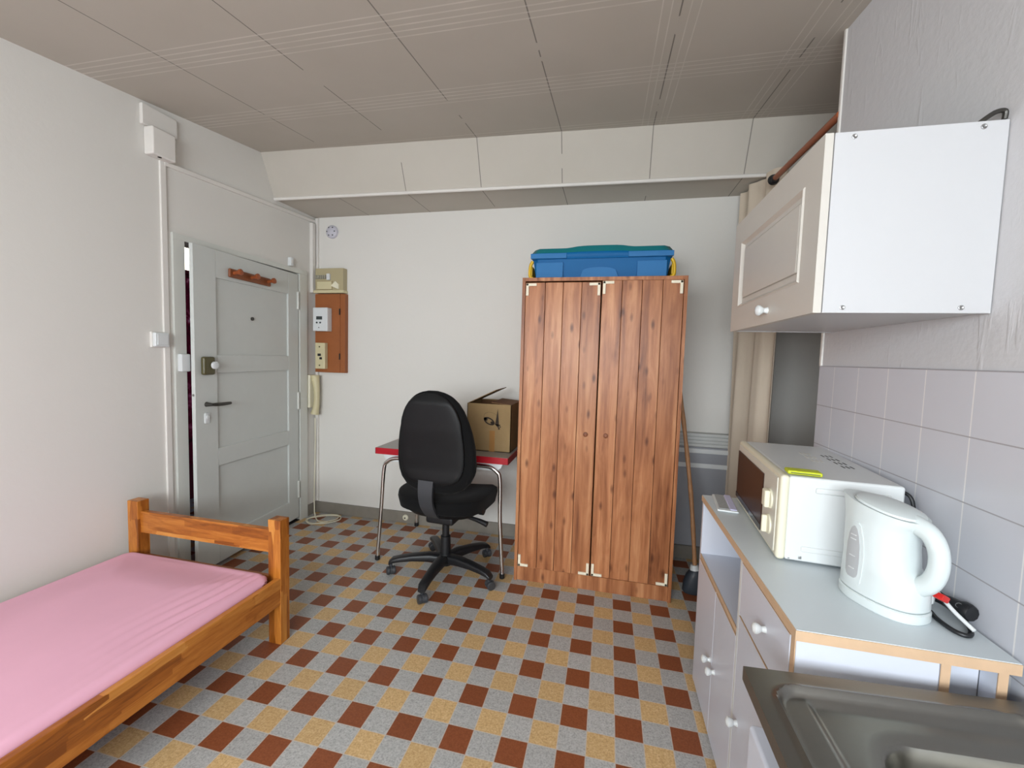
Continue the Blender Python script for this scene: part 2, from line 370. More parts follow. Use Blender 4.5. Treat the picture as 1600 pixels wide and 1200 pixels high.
box(b, LX - 0.12, LX, FY - 0.1, OY0, 0, 2.75); box(b, LX - 0.12, LX, OY1, BY + 0.1, 0, 2.75); box(b, LX - 0.12, LX, OY0, OY1, OZ, 2.75)
struct('wall_left', b, WALL, smooth=False, label='white left wall with the door opening', cat='wall')
b = BM(); box(b, RX, RX + 0.1, FY - 0.1, -0.118, 0, 2.75)
wr = struct('wall_right', b, WALLR, smooth=False, label='right wall of rough white plaster above the tiles', cat='wall')
b = BM(); box(b, RX - 0.008, RX + 0.001, FY, -0.124, 0.0, 1.362, 0.002, 1); obj('tile_backsplash', b, TILE, wr, label='white square wall tiles')
b = BM(); box(b, RX - 0.006, RX + 0.008, -0.128, -0.112, 1.36, 2.612, 0.003, 2); struct('trim_2', b, TRIM, label='white corner bead at the end of the right wall', cat='trim')
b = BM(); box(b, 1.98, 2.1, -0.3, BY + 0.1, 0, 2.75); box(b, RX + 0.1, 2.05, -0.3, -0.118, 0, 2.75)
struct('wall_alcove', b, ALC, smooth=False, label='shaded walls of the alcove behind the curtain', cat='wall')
# wall behind the camera with the window that lights the room
b = BM(); WX0, WX1, WZ0, WZ1 = -1.35, 0.95, 0.85, 2.05
box(b, LX - 0.1, WX0, FY - 0.12, FY, 0, 2.4); box(b, WX1, RX + 0.1, FY - 0.12, FY, 0, 2.4); box(b, WX0, WX1, FY - 0.12, FY, 0, WZ0); box(b, WX0, WX1, FY - 0.12, FY, WZ1, 2.4)
struct('wall_front', b, WALL, smooth=False, label='white wall with the window', cat='wall')
b = BM()
for (x0, x1, z0, z1) in ((WX0, WX1, WZ0, WZ0 + 0.06), (WX0, WX1, WZ1 - 0.06, WZ1), (WX0, WX0 + 0.06, WZ0, WZ1), (WX1 - 0.06, WX1, WZ0, WZ1), (0.02, 0.08, WZ0, WZ1)):
    box(b, x0, x1, FY - 0.09, FY - 0.03, z0, z1, 0.004)
wd = struct('window_1', b, WHITE, label='white framed window', cat='window')
b = BM(); box(b, WX0 + 0.05, WX1 - 0.05, FY - 0.066, FY - 0.06, WZ0 + 0.05, WZ1 - 0.05); obj('window_pane', b, PANE, wd)
# baseboards
b = BM(); box(b, LX, 2.0, BY - 0.014, BY + 0.002, 0, 0.093, 0.003); struct('baseboard_back', b, BASEB, label='grey baseboard along the back wall', cat='baseboard')
b = BM(); box(b, LX - 0.002, LX + 0.014, FY, -0.15, 0, 0.09, 0.003); box(b, LX - 0.002, LX + 0.014, 0.935, BY, 0, 0.09, 0.003); struct('baseboard_left', b, BASEB, label='grey baseboard along the left wall', cat='baseboard')
# hallway beyond the door
b = BM(); box(b, -3.42, -3.3, -1.0, 2.2, 0, 2.6); box(b, -3.3, LX - 0.12, 2.1, 2.2, 0, 2.6); box(b, -3.3, LX - 0.12, -1.0, -0.9, 0, 2.6); box(b, -3.4, LX - 0.12, -1.0, 2.2, 2.5, 2.6)
struct('wall_hallway', b, HALLRED, smooth=False, label='dark red walls of the hallway beyond the door', cat='wall')
b = BM(); box(b, -3.4, LX - 0.12, 1.05, 2.2, -0.1, 0.0)
b.free()
b = BM(); box(b, -3.3, -3.27, 0.55, 1.35, 2.03, 2.26, 0.004); w2 = struct('window_2', b, LITP, label='lit pane high in the hallway', cat='window')
b = BM()
for (y0, y1, z0, z1) in ((0.5, 1.4, 2.0, 2.03), (0.5, 1.4, 2.26, 2.29), (0.5, 0.55, 2.0, 2.29), (1.35, 1.4, 2.0, 2.29)): box(b, -3.3, -3.26, y0, y1, z0, z1)
obj('window_frame', b, HALLRED, w2)
b = BM(); rings = []
for z in [0.35 + k * 0.1 for k in range(17)]:
    rings.append([b.verts.new((-3.2 + 0.02 * math.sin(k * 1.3 + z) + (0.012 if s else 0), 0.5 + 0.9 * k / 24, z)) for s in (0, 1) for k in (range(25) if s == 0 else range(24, -1, -1))])
skin(b, rings)
tag(obj('hanging_cloth', b, HANG, origin=(-3.2, 0.9, 0.35)), 'dark red cloth with pink patches seen through the door gap', 'cloth')

# ---- trims on the walls: cable ducts
b = BM(); box(b, LX - 0.001, LX + 0.012, -0.172, -0.142, 0.0, 2.36, 0.003); struct('trim_3', b, TRIM, label='white vertical cable duct left of the door', cat='cable duct')
b = BM(); rr = [[b.verts.new((x, y, z)) for x, z in ((LX - .001, z0), (LX + .014, z0), (LX + .016, z0 + .02), (LX + .012, z0 + .026), (LX - .001, z0 + .026))] for y, z0 in ((-0.15, 2.335), (1.04, 2.40))]
skin(b, rr); struct('trim_4', b, TRIM, label='white cable duct running above the door to the corner', cat='cable duct')
b = BM(); box(b, LX - .001, LX + 0.028, 0.985, 1.02, 1.835, 2.39, 0.004)
box(b, LX + 0.012, LX + 0.036, BY - 0.02, BY + .001, 0.1, 2.44, 0.003); struct('trim_5', b, TRIM, label='white cable ducts in the corner beside the door', cat='cable duct')

# ---- the door: frame with its leaf standing ajar
b = BM()
box(b, LX - 0.12, LX + 0.016, -0.118, OY0 + 0.006, 0, 1.9595); box(b, LX - 0.12, LX + 0.016, 0.856, 0.935, 0, 1.9595); box(b, LX - 0.12, LX + 0.016, -0.118, 0.935, 1.960, 1.994)
d1 = struct('door_1', b, FRAMEP, label='grey painted panelled door standing ajar in its frame', cat='door')
H = Vector((LX + 0.004, 0.846, 0)); ang = math.radians(-4.6)    # hinge line, leaf swings into the room
LM = Matrix.Translation(H) @ Matrix.Rotation(-ang, 4, 'Z') @ Matrix.Rotation(-PI / 2, 4, 'Z')
# leaf local frame: X along the leaf from the hinge to the free edge, Y outward into the room
LW, LZ0, LZ1 = 0.913, 0.030, 1.950
def lb(bm, x0, x1, z0, z1, y0, y1, bev=0.0): box(bm, x0, x1, y0, y1, z0, z1, bev)
b = BM()
box(b, 0, LW, -0.017, -0.010, LZ0, LZ1)
st = 0.115; fr = 0.0
for (x0, x1, z0, z1) in ((0, st, LZ0, LZ1), (LW - st - 0.04, LW, LZ0, LZ1), (st + .0004, LW - st - .0404, LZ1 - 0.165, LZ1), (st + .0004, LW - st - .0404, 1.213, 1.322), (st + .0004, LW - st - .0404, 0.64, 0.75), (st + .0004, LW - st - .0404, LZ0, 0.185)):
    box(b, x0, x1, -0.012, 0.004, z0, z1, 0.0025, 1)
leaf = obj('door_leaf', b, DOORP, d1, M=LM)
def dpart(name, bm, m, label=None): return obj(name, bm, m, leaf, M=LM, label=label)
b = BM(); box(b, LW - 0.115, LW - 0.035, 0.004, 0.034, 1.205, 1.312, 0.012, 3); dpart('rim_lock', b, OLIVE, 'dark olive rim lock')
b = BM(); lathe(b, (LW - 0.095, 0.034, 1.262), (0, 1, 0), [(0, 0.014), (0.006, 0.022), (0.02, 0.022), (0.026, 0.012)]); dpart('lock_knob', b, WHITE, 'white lock knob')
b = BM(); lathe(b, (LW - 0.075, 0.004, 1.030), (0, 1, 0), [(0, 0.015), (0.012, 0.012), (0.045, 0.008)])
tube(b, [(LW - 0.075, 0.045, 1.030), (LW - 0.10, 0.05, 1.029), (LW - 0.15, 0.05, 1.027), (LW - 0.205, 0.046, 1.027)], lambda t: 0.008 + 0.003 * math.sin(t * 3)); dpart('door_handle', b, DGR, 'dark metal lever handle')
b = BM(); box(b, LW - 0.088, LW - 0.058, 0.003, 0.012, 0.915, 0.980, 0.008, 3); cyl(b, (LW - 0.073, 0.011, 0.955), (LW - 0.073, 0.018, 0.955), 0.009); dpart('keyhole_cover', b, WHITE, 'white keyhole cover')
b = BM(); lathe(b, (0.46, -0.010, 1.567), (0, 1, 0), [(0, 0.012), (0.008, 0.011), (0.01, 0.004)]); dpart('peephole', b, DGR)
b = BM(); cyl(b, (LW - 0.003, -0.006, 1.09), (LW + 0.002, -0.006, 1.09), 0.007); dpart('latch', b, METAL)
for z in (1.75, 0.97, 0.26):
    b = BM(); cyl(b, (0.012, 0.010, z - 0.055), (0.012, 0.010, z + 0.055), 0.009, n=12); ball(b, (0.012, 0.010, z + 0.06), 0.010); ball(b, (0.012, 0.010, z - 0.06), 0.010); dpart('hinge', b, FRAMEP)
b = BM(); box(b, LX + 0.012, LX + 0.045, -0.106, -0.054, 1.225, 1.325, 0.006); obj('lock_keep', b, WHITE, d1, label='white lock keep on the frame')
# threshold strip, its dark colour paints the shade under the leaf
b = BM(); box(b, LX - 0.12, LX + 0.004, OY0, OY1, 0.0, 0.006); struct('trim_6', b, DARK, label='door threshold painted dark for the shade under the leaf', cat='threshold')

# coat rack on the door
ct = LM @ Vector((0.37, 0.0, 1.80))
rk = thing('coat_rack', 'small brown wooden rack with round pegs high on the door', 'coat rack', ct)
b = BM(); box(b, 0.315, 0.672, 0.004, 0.022, 1.805, 1.860, 0.008, 3); obj('rack_board', b, BROWNW, rk, M=LM)
for x in (0.345, 0.495, 0.64):
    b = BM(); lathe(b, (x, 0.02, 1.834), (0, 1, 0.15), [(0, 0.012), (0.02, 0.010), (0.032, 0.013), (0.042, 0.019), (0.052, 0.019), (0.058, 0.010)]); obj('peg', b, POLEW, rk, M=LM)

# ------------------------------------------------------------------ small wall fittings
t = thing('junction_box', 'white junction box high on the left wall under the ceiling', 'junction box', (LX, -0.18, 2.35))
b = BM(); box(b, LX, LX + 0.022, -0.262, -0.085, 2.495, 2.598, 0.004); obj('upper_cover', b, TRIM, t)
b = BM(); box(b, LX, LX + 0.062, -0.245, -0.125, 2.352, 2.492, 0.008, 3); obj('lower_cover', b, TRIM, t)
b = BM(); cyl(b, (LX + 0.045, -0.20, 2.3505), (LX + 0.045, -0.20, 2.354), 0.009); obj('cable_hole', b, DARK, t, label='dark cable hole')
t = thing('light_switch', 'square white light switch on the left wall beside the door', 'light switch', (LX, -0.205, 1.40))
b = BM(); box(b, LX + 0.012, LX + 0.034, -0.236, -0.160, 1.362, 1.438, 0.006, 3); obj('switch_plate', b, WHITE, t)
b = BM(); box(b, LX, LX + 0.014, -0.240, -0.156, 1.358, 1.442, 0.003); obj('backing_box', b, TRIM, t)
b = BM(); box(b, LX + 0.033, LX + 0.038, -0.226, -0.170, 1.372, 1.428, 0.003); obj('rocker', b, WHITE, t)
t = thing('smoke_detector', 'round white detector high on the back wall', 'smoke detector', (-1.90, BY, 2.328))
b = BM(); lathe(b, (-1.90, BY, 2.328), (0, -1, 0), [(0, 0.052), (0.012, 0.052), (0.02, 0.046), (0.028, 0.03), (0.03, 0.0)], 28); obj('detector_body', b, plain('detector_grey', rgb(196, 194, 204), 0.5), t)
for k in range(6):
    b = BM(); box(b, -1.904 + 0.034 * math.cos(k * PI / 3), -1.896 + 0.034 * math.cos(k * PI / 3), BY - 0.03, BY - 0.022, 2.324 + 0.034 * math.sin(k * PI / 3), 2.332 + 0.034 * math.sin(k * PI / 3), 0.001); obj('vent_slot', b, LCD, t)
t = thing('contact_sensor', 'tiny white sensor on top of the door frame', 'sensor', (LX, 0.76, 2.0))
b = BM(); box(b, LX, LX + 0.03, 0.745, 0.775, 1.998, 2.062, 0.005, 3); obj('sensor_body', b, WHITE, t)
b = BM(); box(b, LX + 0.03, LX + 0.031, 0.754, 0.766, 2.02, 2.045); obj('sensor_seam', b, TRIM, t)

# fuse box, meter board, meter, breaker (back wall, left corner)
t = thing('fuse_box', 'beige fuse box with a smoked cover above the brown meter board', 'fuse box', (-1.93, BY, 1.835))
b = BM(); box(b, -2.02, -1.765, BY - 0.055, BY, 1.845, 2.03, 0.004); obj('fuse_cover', b, SMOKED, t)
b = BM(); box(b, -2.035, -1.758, BY - 0.06, BY, 1.833, 1.856, 0.003); box(b, -2.0, -1.86, BY - 0.064, BY - 0.05, 1.86, 1.925, 0.002, mat=1); obj('fuse_tray', b, [IVORY, plain('tray_brown', rgb(132, 100, 62), 0.5)], t)
for k in range(5):
    b = BM(); box(b, -2.015 + k * 0.02, -1.999 + k * 0.02, BY - 0.066, BY - 0.05, 1.945, 1.975, 0.002); obj('fuse_switch', b, plain('fuse_grey', rgb(150, 146, 130), 0.5) if k == 0 else bpy.data.materials['fuse_grey'], t)
b = BM(); box(b, -1.908, -1.878, BY - 0.07, BY - 0.05, 1.935, 1.985, 0.003); obj('main_switch', b, WHITE, t, label='white main switch')
b = BM(); prism(b, [(-1.87, 1.888), (-1.80, 1.862), (-1.80, 1.90), (-1.83, 1.925)], 'y', BY - 0.066, BY - 0.05); obj('paper_tag', b, CREAM, t, label='pale torn tag')
t = thing('meter_board', 'brown wooden meter board on the back wall beside the door', 'board', (-1.90, BY, 1.19))
b = BM(); box(b, -2.03, -1.80, BY - 0.045, BY, 1.193, 1.828, 0.003); obj('board_panel', b, BOARD, t)
b = BM(); box(b, -1.80, -1.755, BY - 0.042, BY, 1.193, 1.828, 0.003); obj('board_side', b, BOARD, t)
for z in (1.30, 1.66):
    b = BM(); box(b, -1.806, -1.798, BY - 0.049, BY - 0.04, z, z + 0.05); obj('hinge', b, BLACKP, t)
t = thing('electricity_meter', 'white electricity meter with a small display on the brown board', 'meter', (-1.955, BY - 0.045, 1.52))
b = BM(); box(b, -2.005, -1.872, BY - 0.105, BY - 0.045, 1.525, 1.712, 0.006, 3); obj('meter_body', b, WHITE, t)
b = BM(); box(b, -1.972, -1.918, BY - 0.107, BY - 0.10, 1.616, 1.642, 0.001); obj('display', b, LCD, t, label='dark grey display')
for x in (-1.966, -1.935):
    b = BM(); cyl(b, (x, BY - 0.105, 1.592), (x, BY - 0.110, 1.592), 0.007, n=14); obj('button', b, LCD, t, label='dark button')
b = BM(); cyl(b, (-1.948, BY - 0.105, 1.553), (-1.948, BY - 0.108, 1.553), 0.004, n=12); obj('seal', b, LCD, t)
t = thing('circuit_breaker', 'ivory circuit breaker low on the brown meter board', 'circuit breaker', (-1.96, BY - 0.045, 1.215))
b = BM(); box(b, -2.0, -1.91, BY - 0.085, BY - 0.045, 1.222, 1.432, 0.005, 3); obj('breaker_body', b, IVORY, t)
b = BM(); box(b, -1.972, -1.945, BY - 0.092, BY - 0.083, 1.325, 1.345, 0.002); box(b, -1.955, -1.935, BY - 0.092, BY - 0.083, 1.298, 1.316, 0.002); obj('breaker_button', b, BLACKP, t, label='black buttons')
for z in (1.40, 1.25):
    b = BM(); cyl(b, (-1.958, BY - 0.085, z), (-1.958, BY - 0.088, z), 0.006, n=12); obj('screw', b, OLIVE, t)
t = thing('intercom_handset', 'cream intercom handset in the corner below the meter board', 'intercom', (LX, 0.99, 0.82))
b = BM(); box(b, LX, LX + 0.03, 0.945, 1.035, 0.90, 1.17, 0.008, 3); obj('cradle', b, CREAM, t)
b = BM(); tube(b, [(LX + 0.045, 0.985, 0.85), (LX + 0.062, 0.985, 0.93), (LX + 0.064, 0.985, 1.04), (LX + 0.05, 0.985, 1.165)], lambda q: 0.022 + 0.012 * abs(2 * q - 1) ** 2, 14, 8); obj('handset', b, IVORY, t)
# cable hanging from the intercom, coiled on the floor
b = BM()
P = [(LX + 0.045, 0.987, 0.815), (LX + 0.028, 1.012, 0.6), (LX + 0.03, 1.0, 0.3), (LX + 0.04, 0.985, 0.10), (LX + 0.09, 0.93, 0.02), (-1.87, 0.86, 0.006), (-1.78, 0.93, 0.006), (-1.82, 1.02, 0.006), (-1.93, 0.99, 0.006), (-2.0, 0.90, 0.006), (-1.94, 0.82, 0.006),
     (-1.82, 0.83, 0.007), (-1.74, 0.92, 0.012), (-1.79, 0.99, 0.014), (-1.90, 0.95, 0.016), (-1.99, 0.86, 0.014), (-1.90, 0.79, 0.012), (-1.80, 0.86, 0.014)]
tube(b, P, 0.0045, 8, 8); tag(obj('coiled_cable', b, CREAM, origin=(-1.88, 0.9, 0)), 'thin cream cable hanging in the corner and coiled on the floor', 'cable')
b = BM(); lathe(b, (-1.218, BY - 0.014, 0.048), (0, -1, 0), [(0, 0.024), (0.006, 0.024), (0.012, 0.018), (0.013, 0.0)]); cyl(b, (-1.218, BY - 0.026, 0.048), (-1.218, BY - 0.030, 0.048), 0.006, mat=1)
tag(obj('cable_outlet', b, [CREAM, DGR], origin=(-1.218, BY - 0.014, 0.048)), 'small round cream outlet on the grey baseboard', 'outlet')

# ------------------------------------------------------------------ bed
bed = thing('bed', 'varnished pine single bed along the left wall', 'bed', (-1.55, -1.35, 0))
BX0, BX1, PY0, PY1 = -2.005, -1.10, -0.408, -0.352
PH = 0.588
for (x0, x1) in ((BX0, BX0 + 0.068), (BX1 - 0.068, BX1)):
    for (y0, y1) in ((PY0, PY1), (-2.44, -2.384)):
        b = BM(); box(b, x0, x1, y0, y1, 0, PH, 0.004, 2); obj('post', b, PINEZ, bed)
for (y0, y1) in ((-0.395, -0.367), (-2.43, -2.40)):
    b = BM(); box(b, BX0 + 0.06, BX1 - 0.06, y0, y1, 0.425, 0.535, 0.005, 2); obj('head_rail', b, PINEX, bed)
for x0 in (BX0, BX1 - 0.028):
    b = BM(); box(b, x0, x0 + 0.026, -2.40, PY0 + 0.006, 0.192, 0.318, 0.004, 2); obj('side_rail', b, PINEY, bed)
b = BM(); box(b, BX0 + 0.06, BX1 - 0.06, -0.39, -0.37, 0.19, 0.31, 0.003); obj('end_rail', b, PINEX, bed)
for k in range(12):
    b = BM(); y = -0.5 - k * 0.16; box(b, BX0 + 0.03, BX1 - 0.03, y - 0.04, y + 0.04, 0.20, 0.218, 0.002); obj('slat', b, PINEX, bed)
# mattress in its pink fitted sheet
b = BM(); nx, ny = 110, 150
MX0, MX1, MY0, MY1, MZ0 = BX0 + 0.030, BX1 - 0.030, -2.37, -0.418, 0.219
def sd(x, y, x0, x1, y0, y1, r):
    cx, cy = (x0 + x1) / 2, (y0 + y1) / 2; qx, qy = abs(x - cx) - (x1 - x0) / 2 + r, abs(y - cy) - (y1 - y0) / 2 + r
    return min(max(qx, qy), 0) + math.hypot(max(qx, 0), max(qy, 0)) - r
def sst(a, b_, x): t_ = max(0, min(1, (x - a) / (b_ - a))); return t_ * t_ * (3 - 2 * t_)
top = []
for j in range(ny + 1):
    row = []
    for i in range(nx + 1):
        u = math.sin((i / nx - 0.5) * PI); v = math.sin((j / ny - 0.5) * PI)
        x = (MX0 + MX1) / 2 + u * (MX1 - MX0) / 2; y = (MY0 + MY1) / 2 + v * (MY1 - MY0) / 2
        for _ in range(6):                       # pull the corners in to a round plan
            d = sd(x, y, MX0, MX1, MY0, MY1, 0.055)
            if d > 0: x += ((MX0 + MX1) / 2 - x) * 0.045; y += math.copysign(min(abs((MY0 + MY1) / 2 - y), 0.4), (MY0 + MY1) / 2 - y) * 0.045
        d = max(0.0, -sd(x, y, MX0, MX1, MY0, MY1, 0.055)); R_ = 0.030
        z = 0.316 + (R_ * math.sqrt(max(0, 1 - (1 - d / R_) ** 2)) if d < R_ else R_) + 0.024 * sst(0.02, 0.28, d)
        e_ = sst(0.03, 0.06, d)
        z += 0.0032 * e_ * sst(0.30, 0.06, MX1 - x) * sst(-1.25, -0.7, y) * math.sin(150 * (MX1 - x) + 7 * y + 1.5 * math.sin(9 * y))
        z += 0.0025 * e_ * math.sin(9 * x + 5 * y) - 0.006 * math.exp(-(((MX1 - x) - 0.045 - 0.03 * sst(-0.5, -0.9, y)) / 0.010) ** 2) * sst(-1.0, -0.6, y)
        row.append(b.verts.new((x, y, z)))
    top.append(row)
for j in range(ny):
    for i in range(nx): b.faces.new((top[j][i], top[j][i + 1], top[j + 1][i + 1], top[j + 1][i]))
edge = [top[0][i] for i in range(nx + 1)] + [top[j][nx] for j in range(1, ny + 1)] + [top[ny][i] for i in range(nx - 1, -1, -1)] + [top[j][0] for j in range(ny - 1, 0, -1)]
low = [b.verts.new((v.co.x, v.co.y, MZ0)) for v in edge]
for k in range(len(edge)): b.faces.new((edge[k], low[k], low[(k + 1) % len(edge)], edge[(k + 1) % len(edge)]))
b.faces.new(low)
mo = obj('mattress', b, PINK, origin=(-1.55, -1.4, MZ0)); tag(mo, 'mattress in a pink fitted sheet on the pine bed', 'mattress')

# ------------------------------------------------------------------ wardrobe
WX0, WX1, WY0, WY1, WH = -0.190, 0.720, 0.452, 1.0, 1.826
wd = thing('wardrobe', 'tall two-door wardrobe of knotty brown planks against the back wall', 'wardrobe', (0.265, 0.72, 0))
b = BM(); box(b, WX0, WX0 + 0.018, WY0 - 0.004, WY1, 0, WH); obj('side_panel', b, CARC, wd)
b = BM(); box(b, WX1 - 0.018, WX1, WY0 - 0.004, WY1, 0, WH); obj('side_panel', b, CARC, wd)
b = BM(); box(b, WX0 + 0.018, WX1 - 0.018, WY0 - 0.002, WY1, WH - 0.02, WH); obj('top_panel', b, CARC, wd)
b = BM(); box(b, WX0 + 0.018, WX1 - 0.018, WY0 + 0.004, WY0 + 0.022, 0.0, 0.086, 0.001, 1); obj('plinth', b, CARC, wd)
b = BM(); box(b, WX0 + 0.018, WX1 - 0.018, WY1 - 0.008, WY1, 0.02, WH - 0.02); box(b, WX0 + 0.018, WX1 - 0.018, WY0 + 0.022, WY1 - 0.01, 0.07, 0.086); obj('back_panel', b, CARC, wd)
XL = [-0.170, -0.053, 0.050, 0.155, 0.263]; XR = [0.268, 0.378, 0.485, 0.593, 0.700]
def guard(x, z, sx, sz):
    q = BM(); y0, y1 = WY0 - 0.012, WY0 - 0.002
    box(q, min(x, x + sx * 0.062), max(x, x + sx * 0.062), y0, y1, min(z, z + sz * 0.016), max(z, z + sz * 0.016), 0.003, 2)
    box(q, min(x, x + sx * 0.016), max(x, x + sx * 0.016), y0, y1, min(z, z + sz * 0.072), max(z, z + sz * 0.072), 0.003, 2)
    return q
for X, z0, z1, kx in ((XL, 0.090, 1.797, 0.208), (XR, 0.092, 1.805, 0.322)):
    b = BM()
    for k in range(4): box(b, X[k] + 0.0012, X[k + 1] - 0.0012, WY0 - 0.004, WY0 + 0.014, z0, z1, 0.0015, 1)
    box(b, X[0] + 0.003, X[4] - 0.003, WY0 + 0.003, WY0 + 0.016, z0 + 0.003, z1 - 0.003, mat=1)
    dr = obj('door', b, [PLANK, DARK], wd, smooth=False)
    for x, sx in ((X[0] + 0.004, 1), (X[4] - 0.004, -1)):
        for z, sz in ((z1 - 0.004, -1), (z0 + 0.004, 1)):
            obj('corner_guard', guard(x, z, sx, sz), GUARD, dr, label='cream corner guard')
    b = BM(); lathe(b, (kx, WY0 - 0.004, 0.927), (0, -1, 0), [(0, 0.013), (0.003, 0.014), (0.006, 0.012), (0.0065, 0.009), (0.004, 0.007), (0.004, 0.0)]); obj('finger_pull', b, BROWNW, dr)

# blue storage box on the wardrobe
sb = thing('storage_box', 'blue plastic box with teal lid and yellow handles on the wardrobe', 'storage box', (0.245, 0.72, WH))
SX0, SX1, SY0, SY1 = -0.148, 0.640, 0.515, 0.93
b = BM(); rings = []
for z, d in ((0.001, 0.03), (0.01, 0.018), (0.10, 0.004), (0.15, 0.0)):
    rings.append([b.verts.new((x, y, WH + z)) for x, y in [(SX0 + d + 0.03, SY0 + d), (SX1 - d - 0.03, SY0 + d), (SX1 - d, SY0 + d + 0.03), (SX1 - d, SY1 - d - 0.03), (SX1 - d - 0.03, SY1 - d), (SX0 + d + 0.03, SY1 - d), (SX0 + d, SY1 - d - 0.03), (SX0 + d, SY0 + d + 0.03)]])
skin(b, rings)
body = obj('box_body', b, BLUE, sb)
for (x0, x1) in ((SX0 + 0.025, SX0 + 0.185), (SX1 - 0.185, SX1 - 0.025)):
    b = BM(); box(b, x0, x1, SY0 - 0.004, SY0 + 0.02, WH + 0.012, WH + 0.100, 0.003, 2); obj('side_panel', b, BLUED, body, label='lighter blue panel')
for (x0, x1) in ((SX0 - 0.008, SX0 + 0.205), (SX1 - 0.235, SX1 + 0.008)):
    b = BM(); box(b, x0, x1, SY0 - 0.0165, SY0 + 0.01, WH + 0.120, WH + 0.150, 0.003, 2); obj('rim_panel', b, BLUED, body, label='lighter blue rim panel')
b = BM(); poly = [(SX0 + 0.285, WH + 0.004)] + [(0.245 - 0.095 * math.cos(PI * k / 14) if 0 < k < 14 else (0.15 if k == 0 else 0.34), WH + 0.045 + 0.022 * math.sin(PI * k / 14)) for k in range(15)] + [(SX1 - 0.285, WH + 0.004)]
prism(b, poly, 'y', SY0 - 0.008, SY0 + 0.02); obj('arch_panel', b, BLUED, body, label='lighter blue arched panel')
b = BM(); N_ = 24; rings = []
def lidring(d, z, arch): 
    out = []
    for k in range(N_ + 1):
        x = SX0 - 0.012 + d + (SX1 - SX0 + 0.024 - 2 * d) * k / N_; u = abs((x - 0.245) / 0.39)
        out.append(b.verts.new((x, SY0 - 0.014 + d + (0.03 if k in (0, N_) else 0), WH + z + (arch * max(0, 1 - (u / 0.45) ** 4) if u < 0.45 else 0))))
    for k in range(N_, -1, -1):
        x = SX0 - 0.012 + d + (SX1 - SX0 + 0.024 - 2 * d) * k / N_; u = abs((x - 0.245) / 0.39)
        out.append(b.verts.new((x, SY1 + 0.014 - d - (0.03 if k in (0, N_) else 0), WH + z + (arch * max(0, 1 - (u / 0.45) ** 4) if u < 0.45 else 0))))
    return out
skin(b, [lidring(0.01, 0.118, 0), lidring(0.0, 0.135, 0), lidring(0.002, 0.152, 0.004), lidring(0.022, 0.182, 0.012), lidring(0.05, 0.188, 0.012)])
for f in b.faces: f.material_index = 1 if f.calc_center_median().z < WH + 0.152 else 0
obj('lid', b, [TEAL, BLUE], sb, label='teal lid')
for x, s in ((SX0, -1), (SX1, 1)):
    b = BM(); tube(b, [(x + s * 0.004, 0.56, WH + 0.118), (x + s * 0.018, 0.56, WH + 0.09), (x + s * 0.020, 0.56, WH + 0.03), (x + s * 0.002, 0.56, WH + 0.016)], 0.010, 10, 6)
    tube(b, [(x + s * 0.004, 0.84, WH + 0.118), (x + s * 0.018, 0.84, WH + 0.09), (x + s * 0.020, 0.84, WH + 0.03), (x + s * 0.002, 0.84, WH + 0.016)], 0.010, 10, 6)
    box(b, x + (0.006 if s > 0 else -0.024), x + (0.024 if s > 0 else -0.006), 0.56, 0.84, WH + 0.03, WH + 0.09, 0.004, 2); obj('handle', b, YELH, sb, label='yellow handle')

# ------------------------------------------------------------------ table
tb = thing('table', 'grey formica table with red edge and chrome legs behind the chair', 'table', (-0.69, 0.75, 0))
TX0, TX1, TY0, TY1 = -1.140, -0.245, 0.450, 1.03
b = BM(); box(b, TX0 + 0.004, TX1 - 0.004, TY0 + 0.004, TY1 - 0.004, 0.728, 0.748, 0.002); obj('tabletop', b, FORM, tb)
b = BM()
box(b, TX0, TX1, TY0, TY0 + 0.006, 0.706, 0.747, 0.002); box(b, TX0, TX1, TY1 - 0.006, TY1, 0.706, 0.747, 0.002); box(b, TX0, TX0 + 0.006, TY0, TY1, 0.706, 0.747, 0.002); box(b, TX1 - 0.006, TX1, TY0, TY1, 0.706, 0.747, 0.002); box(b, TX0 + .005, TX1 - .005, TY0 + .005, TY1 - .005, 0.706, 0.728)
obj('edge_band', b, REDP, tb, label='red edge band')
pr = [(TX0 + 0.04, 0.706), (TX0 + 0.055, 0.672), (TX0 + 0.10, 0.655), (TX1 - 0.10, 0.655), (TX1 - 0.055, 0.672), (TX1 - 0.04, 0.706)]
for y in (TY0 + 0.03, TY1 - 0.045):
    b = BM(); prism(b, pr, 'y', y, y + 0.015); obj('apron', b, WHITE, tb, label='white apron under the top')
for ys, yf in ((TY0 + 0.022, 0.442), (TY1 - 0.02, 1.018)):
    for sx, xf, xa in ((-1, -1.112, TX0 + 0.22), (1, -0.262, TX1 - 0.22)):
        b = BM(); xs = xa
        tube(b, [(xs, ys, 0.683), (xs + sx * 0.09, ys, 0.68), (xs + sx * 0.142, ys - 0.002, 0.655), (xs + sx * 0.166, ys - 0.003, 0.60), (xs + sx * 0.176, (ys + yf) / 2, 0.35), (xf, yf, 0.022)], 0.0125, 14, 8)
        lg = obj('leg', b, CHROME, tb)
        b = BM(); lathe(b, (xf, yf, 0), (0, 0, 1), [(0, 0.013), (0.004, 0.0165), (0.028, 0.0165), (0.03, 0.0135)], 16); obj('foot_cap', b, BLACKP, lg, label='black foot cap')
